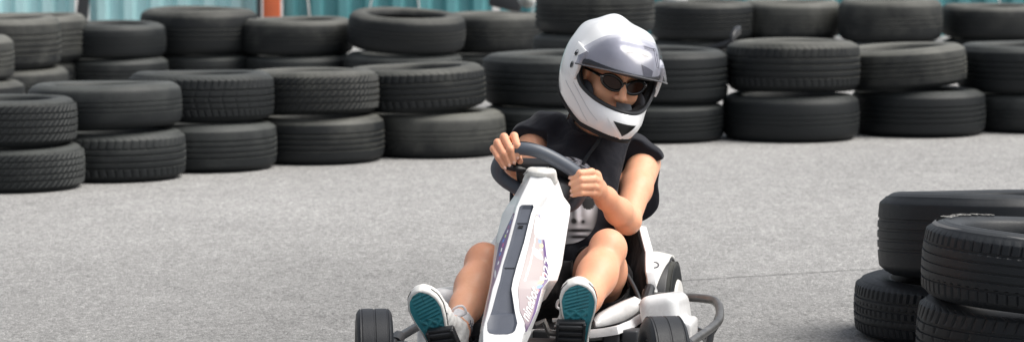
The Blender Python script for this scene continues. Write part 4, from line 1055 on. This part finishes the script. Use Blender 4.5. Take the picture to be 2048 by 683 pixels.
for nm, s, sg, lab in (('right', SHR, 1, None), ('left', SHL, -1, None)):
    s['sg'] = sg
    root = empty('shoe', tuple(wloc(person) * 0 + np.array(s['o']) - np.array(BASE))); root.parent = person
    def up(p, s=s):
        k = s['L'] / .26; ax = (s['l'], s['t'], s['n'])
        d = ell(p, S(s, .004 * s['sg'], .205 * k, -.020), (.043, .055, .034), ax)
        d = smin(d, ell(p, S(s, .003 * s['sg'], .150 * k, -.030), (.040, .065, .040), ax), .025)
        d = smin(d, cone(p, S(s, 0, .155 * k, -.040), S(s, 0, .075, -.075), .028, .036), .025)
        d = smin(d, ell(p, S(s, 0, .045, -.040), (.034, .042, .052), ax), .02); d = smin(d, cone(p, S(s, 0, .05, -.05), S(s, 0, .060, -.088), .037, .040), .02)
        n = (p - s['o']) @ s['n']; d = smax(d, n + .006, .004)
        c = S(s, 0, .06, -.088); d = smax(d, -((p - c) @ (nrm(s['n'] + s['t'] * .45)) ) - .012, .004)
        d = smax(d, -cone(p, c + s['n'] * .01, c - s['n'] * .1 , .033, .040), .004)
        return d + .0008 * np.sin((p @ s['t']) * 300)
    c0 = S(s, 0, .13, -.05); V, F = surface(up, c0 - .19, c0 + .19, .0036, 1); upo = mk('upper', V, F, M['canvas'], root)
    # white rubber wall
    lay = [outline(s, n, 1, i) for n, i in ((-.028, .0015), (-.026, 0), (-.004, -.0015), (.0005, 0), (.0022, .0022), (.0022, .0036), (.0005, .0042))]
    wm = MB().grid([list(r_) for r_ in zip(*lay)], closed_u=True); wo = wm.build('sole_wall', M['foxing'], root, fix=True, sharp=60)
    # teal outsole, slightly recessed
    rings = [outline(s, .0008, 1, .0040 + k * .0045) for k in range(8)]
    tm = MB().grid([list(r_) for r_ in zip(*rings)], closed_u=True); 
    tm.f.append(tuple(len(tm.v) - 1 - i * 8 for i in range(len(tm.v) // 8)))
    oo = mk('outsole', tm.v, tm.f, M['sole'], root); fix_normals(oo)
    paint(oo, [(float((np.array(v) - s['o']) @ s['l']), float((np.array(v) - s['o']) @ s['t']), 0, 1) for v in tm.v])
    # dark stripe lines along the side and laces
    for dn in (-.012, -.021):
        for side in (-1, 1):
            ol = outline(s, dn, 1, -.0022); h_ = len(ol) // 2; seg = ol[3:h_ - 4] if side < 0 else ol[h_ + 4:-3]
            if dn < -.015: seg = seg[2:-12] if side < 0 else seg[12:-2]
            MB().tube(seg, .0011, 6).build('piping', M['gloss'], root)
    for k in range(4):
        tt_ = .105 + .018 * k; dn = -.083 + .0105 * k
        MB().tube(spline([S(s, -.026, tt_, dn + .010), S(s, -.012, tt_ + .008, dn - .006), S(s, .012, tt_ + .010, dn - .006), S(s, .026, tt_, dn + .010)], 5), .0032, 6).build('lace', M['sock'], root)
    b0 = S(s, 0, .098, -.112 + .012)
    for sx in (-1, 1):
        lp = [b0, b0 + s['l'] * sx * .016 + s['t'] * .018 - s['n'] * .012, b0 + s['l'] * sx * .036 + s['t'] * .016 - s['n'] * .020, b0 + s['l'] * sx * .040 - s['t'] * .002 - s['n'] * .014, b0 + s['l'] * sx * .020 - s['t'] * .003 - s['n'] * .004]
        MB().tube(spline(lp, 6, closed=True), .0034, 8, closed=True).build('lace_bow', M['sock'], root)
    kn, an = (kneeR, anR) if nm == 'right' else (kneeL, anL)
    ax = nrm(kn - an); u = nrm(np.cross(ax, [0, 1, 0])); w_ = np.cross(ax, u)
    sk = MB().grid([[an + ax * h + (r_ + .0012 * math.sin(9 * a + h * 200)) * (math.cos(a) * u + math.sin(a) * w_) for h, r_ in ((-.03, .034), (-.005, .0355), (.02, .0365), (.04, .0375), (.048, .0385), (.052, .037), (.052, .033))] for a in np.linspace(0, 2 * math.pi, 40, endpoint=False)], closed_u=True)
    so2 = sk.build('sock', M['sock'], person, sharp=60)
    if nm == 'left':
        for k in range(5):
            a = 2.2 + .22 * k; q = lambda h, da=0: an + ax * h + .0395 * (math.cos(a + da) * u + math.sin(a + da) * w_)
            MB().tube([q(.012), q(.022, .12), q(.032)], .0013, 5).build('sock_motif', M['ink'], so2)
    # pedal pressed by this foot
    ox = (.020 if s is SHL else .012) * sg_(s); pc = S(s, ox, .105, .016); pd = MB(); pd.box(pc, (s['l'], s['t'], s['n']), (.036, .050, .009), .004); po = pd.build('pedal', M['black'], kart)
    for k in range(5):
        rb = MB(); rb.box(S(s, ox, .067 + .019 * k, .027), (s['l'], s['t'], s['n']), (.031, .0042, .004), .0015); rb.build('tread_rib', M['dark'], po)
    for sx in (-1, 1):
        rb = MB(); rb.box(S(s, ox + sx * .0335, .105, .0275), (s['l'], s['t'], s['n']), (.0035, .049, .005), .0015); rb.build('pedal_edge', M['black'], po)
    pa_ = MB(); pa_.tube([S(s, ox, .09, .022), S(s, ox, .05, .03), K(.05, (-.20 if nm == 'left' else .14), .09)], .010, 10); pa_.build('pedal_arm', M['steel'], kart)

# helmet ---------------------------------------------------------------------------------------
def hl(p): return (p - HC) @ np.array(HAX).T
def outer(p):
    q = hl(p)
    d = ell(q, (0, -.018, .028), (.128, .158, .128)); d = smin(d, ell(q, (0, -.03, -.045), (.112, .125, .10)), .05)
    d = smin(d, ell(q, (0, .060, -.088), (.082, .105, .062)), .055)
    d = smin(d, ell(q, (0, .125, -.098), (.034, .040, .040)), .04)                 # pointed chin
    for s in (-1, 1): d = smin(d, chain(q, [np.array((s * .045, .09, .085)), np.array((s * .062, .0, .112)), np.array((s * .055, -.10, .100))], (.008, .010, .008), .01), .05)
    d = smin(d, cone(q, np.array((0, -.08, .135)), np.array((0, -.15, .105)), .016, .015), .05)
    return d
def port(q):
    az = np.arctan2(q[:, 0], q[:, 1] + .02) * .135; x = np.abs(az) - (.155 - .035)
    top, bot = .044, -.054 + .040 * np.clip(np.abs(az) / .15, 0, 1) ** 2
    c, h = (top + bot) / 2, (top - bot) / 2; y = np.abs(q[:, 2] - c) - (h - .035)
    return np.hypot(np.maximum(x, 0), np.maximum(y, 0)) + np.minimum(np.maximum(x, y), 0) - .035
def ucut(f): return -.130 + .42 * np.clip(.05 - f, 0, .17) ** 1.0
def shell(p):
    q = hl(p); o = outer(p); d = smax(o, -(o + .024), .002)
    d = smax(d, -np.maximum(port(q), -q[:, 1] - .02), .003)
    cut = -(q[:, 2] - ucut(q[:, 1]))
    return smax(d, cut, .006)
V, F = surface(shell, HC - .24, HC + .24, .0034, 1)
F = np.asarray(F); fc = V[F].mean(1); dd = outer(fc); qq = hl(fc)
mi = np.where((dd > -.0045) & (qq[:, 2] > ucut(qq[:, 1]) + .006), 0, 1)
helmet = mk('helmet', V, F, [M['helm'], M['liner']], person, midx=mi)
def skin_pt(r, f, u, off, c=(0, 0, .01)):
    """point on the helmet surface in local direction from c, lifted by off"""
    d = nrm(np.array((r, f, u))); dw = d[0] * HR + d[1] * HF + d[2] * HU; o = H(*c); t = .12
    for _ in range(40):
        s = outer((o + dw * t)[None])[0]; t -= s * .9
        if abs(s) < 1e-4: break
    return o + dw * (t + off)
def az_pt(az, u, off, c=0.0):
    """surface point at azimuth az and height u"""
    return skin_pt(math.sin(az), math.cos(az), 0, off, (0, -.02, u))
# gasket round the eye port
def port_edge(n=90):
    out = []
    for k in range(n):
        a = 2 * math.pi * k / n; x, y = math.cos(a), math.sin(a); az0, u0_ = 0.0, .002
        lo_, hi_ = 0.0, .3
        for _ in range(28):
            m = (lo_ + hi_) / 2; q = np.array([[math.sin(x * m / .135) * .12, math.cos(x * m / .135) * .12 - .02, u0_ + y * m]])
            if port(q)[0] < 0: lo_ = m
            else: hi_ = m
        out.append((x * lo_ / .135, u0_ + y * lo_))
    return out
pe = port_edge()
MB().tube([az_pt(a, u, -.003) for a, u in pe], .0062, 10, closed=True).build('eyeport_gasket', M['black'], helmet)
# visor swung up over the forehead
def visor_pt(s, ph, off=0):
    la = s * R_(70); fl = .008 + .020 * max(0, (46 - ph) / 30) * math.cos(la) ** .7
    return skin_pt(math.sin(la), math.cos(la) * math.cos(R_(ph)), math.cos(la) * math.sin(R_(ph)), fl + off, (0, 0, .018))
vg = [[visor_pt(s, ph) for ph in np.linspace(11, 58, 26)] for s in np.linspace(-1, 1, 60)]
vo = MB().grid(vg).build('visor', M['visor'], helmet, fix=False, sharp=None)
MB().tube([visor_pt(s, 11) for s in np.linspace(-1, 1, 50)], .0022, 6).build('visor_edge', m_plain('visor_rim', lin(.10, .10, .11), .25), vo)
# printed box and tab marks on the visor, raised by half a millimetre
def vline(pts, w=.0007): MB().tube([visor_pt(s, ph, .001) for s, ph in pts], w, 5).build('visor_print', M['ink'], vo)
vline([(.10, 46), (.10, 42), (.27, 42), (.27, 46), (.10, 46)]); vline([(.275, 47), (.275, 24), (.315, 24), (.315, 47), (.275, 47)])
vline([(.275, 38), (.315, 38)]); 
for k in range(5): vline([(.118 + .03 * k, 45), (.128 + .03 * k, 43), (.138 + .03 * k, 45)], .0006)
# forehead vent and crown ridge lines
def hseam(pts, nm='seam', w=.0006, m='ink'): MB().tube([skin_pt(*q, .0004) for q in spline(pts, 8)], w, 6).build(nm, M[m], helmet)
SEAM = m_plain('seam_grey', lin(.42, .43, .45), .4); M['seam'] = SEAM
# hseam([(-.9, .35, .15), (-.75, .45, .62), (-.35, .62, .85), (-.1, .95, .62)], m='seam'); hseam([(.9, .35, .25), (.7, .5, .62), (.35, .62, .85), (.1, .95, .62)], m='seam')
hseam([(-1, -.05, -.35), (-.85, .5, -.75), (-.62, .8, -1.02)], m='seam'); hseam([(-.98, .25, -.3), (-.8, .72, -.68), (-.48, 1, -.82)], m='seam'); hseam([(.85, .5, -.6), (.6, .85, -.8)], m='seam')
vt = MB(); 
for s in (-1, 1):
    g = [[skin_pt(s * (.10 + .16 * a), .95, .74 + .05 * b - .03 * a, .003 + .004 * math.sin(b * math.pi)) for b in np.linspace(0, 1, 5)] for a in np.linspace(0, 1, 8)]
    MB().grid(g).build('forehead_vent', M['helm'], helmet)
# smoky trapezoid graphic on the forehead, seen through the visor
gd_ = quad_patch([(.12, .95, .52), (.44, .88, .40), (.44, .9, .22), (.24, .96, .24)], .0012, 10) if False else None
# pivot plates with two dark holes
def quad_patch(cor, off, n=12):
    c = [np.array(x, float) for x in cor]
    return [[skin_pt(*(c[0] * (1 - a) * (1 - b) + c[1] * a * (1 - b) + c[2] * a * b + c[3] * (1 - a) * b), off) for b in np.linspace(0, 1, n)] for a in np.linspace(0, 1, n)]
MB().grid(quad_patch([(.10, .95, .50), (.42, .88, .40), (.42, .9, .24), (.20, .96, .27)], .0012, 10)).build('forehead_graphic', m_plain('smoke_graphic', lin(.20, .20, .24), .35), helmet, fix=False)
for s in (-1, 1):
    g = quad_patch([(s * 1, .02, .56), (s * 1, .46, .50), (s * .98, .34, -.22), (s * 1, .10, -.10)], .010, 14)
    o = MB().grid(g).build('side_plate', M['helm'], helmet, fix=False); sm_ = o.modifiers.new('thickness', 'SOLIDIFY'); sm_.thickness = .012; sm_.offset = -1 if s > 0 else 1
    bv = o.modifiers.new('soft edge', 'BEVEL'); bv.width = .002; bv.segments = 2; bv.limit_method = 'ANGLE'
    for (f, u) in ((.20, .32), (.19, .06)):
        c = skin_pt(s, f, u, .0108); nn = nrm(c - H(0, 0, .01)); e1 = nrm(np.cross(nn, HU)); e2 = np.cross(nn, e1)
        h_ = MB(); h_.grid([[c + nn * (.0012 if r_ > .0068 else -.0005) + r_ * (math.cos(a) * e1 * .8 + math.sin(a) * e2 * 1.25) for r_ in (.0075, .0066, .003, .0001)] for a in np.linspace(0, 6.2832, 20)]); h_.build('plate_hole', M['gloss'], o)
# chin vent: black triangle in a raised white surround
def chin(az, u, off): return az_pt(az, u, off)
tri = [(-.23, -.078), (.23, -.078), (.0, -.122)]
def tpatch(sc, off, n=10):
    c = np.mean(tri, 0); t = [c + (np.array(q) - c) * sc for q in tri]; g = []
    for i in range(n + 1):
        a = i / n; l, r = t[0] * (1 - a) + t[2] * a, t[1] * (1 - a) + t[2] * a
        g.append([chin(*(l * (1 - b / n) + r * b / n), off) for b in range(n + 1)])
    return g
MB().grid(tpatch(1.22, .0022)).build('chin_vent_surround', M['helm'], helmet, fix=False)
MB().grid(tpatch(.80, .0036)).build('chin_vent', M['vent'], helmet, fix=False)
# lower trim, breath guard and strap
def trim_pt(a):
    u = -.128
    for _ in range(6):
        p = az_pt(a, u, -.004); u = float(ucut(np.array([(p - HC) @ HF]))[0])
    return az_pt(a, u + .002, -.005)
MB().tube([trim_pt(a) for a in np.linspace(0, 2 * math.pi, 70, endpoint=False)], .0095, 10, closed=True).build('lower_trim', M['liner'], helmet)
bgd = [[az_pt(a, u, -.026 - .010 * (u + .06) / .02) for u in np.linspace(-.062, -.044 + .005 * math.cos(a * 3), 5)] for a in np.linspace(-.12, .28, 18)]
MB().grid(bgd).build('breath_guard', M['smoke'], helmet, fix=False)
pad = MB()
for s in (-1, 1):
    def cheek(p, s=s): return ell(p, H(s * .078, .030, -.058), (.018, .058, .045), HAX)
    V, F = surface(cheek, H(s * .082, .035, -.05) - .09, H(s * .082, .035, -.05) + .09, .005, 1); mk('cheek_pad', V, F, m_plain('pad_cloth', lin(.05, .05, .055), .95, bump=.3), helmet)
spt = spline([P(1196, 272, 9.50), P(1190, 288, 9.50), P(1178, 306, 9.475), P(1168, 322, 9.46), P(1164, 332, 9.46)], 6)
spt = [on_shirt(1024 + FPX * p[0] / p[1] * 1.0, 341.5 + (0) + 0, .004) if False else p for p in spt]
sp2 = [on_shirt(x, y, .005) for x, y in [(1200, 276), (1192, 288), (1184, 299), (1176, 309), (1170, 318), (1165, 328)]]
stp = MB().grid([[p + np.array([s, 0, .25 * s]) for s in (-.0065, .0065)] for p in [P(1206, 262, 9.44)] + sp2]); o = stp.build('chin_strap', m_plain('strap_webbing', lin(.035, .04, .045), .8), helmet, fix=False)
o.modifiers.new('thickness', 'SOLIDIFY').thickness = .002
# hair wisp below the helmet edge
hw_ = MB()
for k in range(26):
    a = 3.55 + .028 * k; p0 = az_pt(a - 2 * math.pi, -.118, -.012); 
    hw_.tube([p0, p0 - HU * .012 + HR * -.002, p0 - HU * (.020 + .008 * (k % 3)) - HR * .004], [.0022, .0018, .0006], 5)
hw_.build('hair', M['gloss'], person)

# sunglasses ---------------------------------------------------------------------------------------
gl = MB(); sung = None; parts_ = []
fr = MB()
def lens_pt(s, a, k=1.0): return H(s * (.0350 + .0295 * k * math.cos(a)), .096 - .012 * (abs(.0350 + .0295 * k * math.cos(a)) / .06) ** 2, .006 + (.0190 * k * math.sin(a)) + .005 * math.cos(a))
gpart = empty('sunglasses', tuple(H(0, .09, .01) - np.array(BASE))); gpart.parent = person
for s in (-1, 1):
    MB().tube([lens_pt(s, a) for a in np.linspace(0, 2 * math.pi, 40, endpoint=False)], .0042, 10, closed=True).build('frame_rim', M['gloss'], gpart)
    MB().grid([[lens_pt(s, a, k) for k in (.02, .3, .6, .97)] for a in np.linspace(0, 2 * math.pi, 41)]).build('lens', M['lens'], gpart, fix=False)
    MB().tube([lens_pt(s, .35), H(s * .067, .082, .016), H(s * .078, .045, .016), H(s * .082, 0, .012)], [.0055, .0055, .004, .003], 8).build('temple', M['gloss'], gpart)
    st_ = MB(); st_.box(H(s * .0655, .0865, .017), HAX, (.0022, .0016, .0016), .0006); st_.build('hinge_stud', M['steel'], gpart)
MB().tube([lens_pt(-1, math.pi - .3), H(0, .098, .013), lens_pt(1, math.pi - .3)], .0034, 8).build('bridge', M['gloss'], gpart)
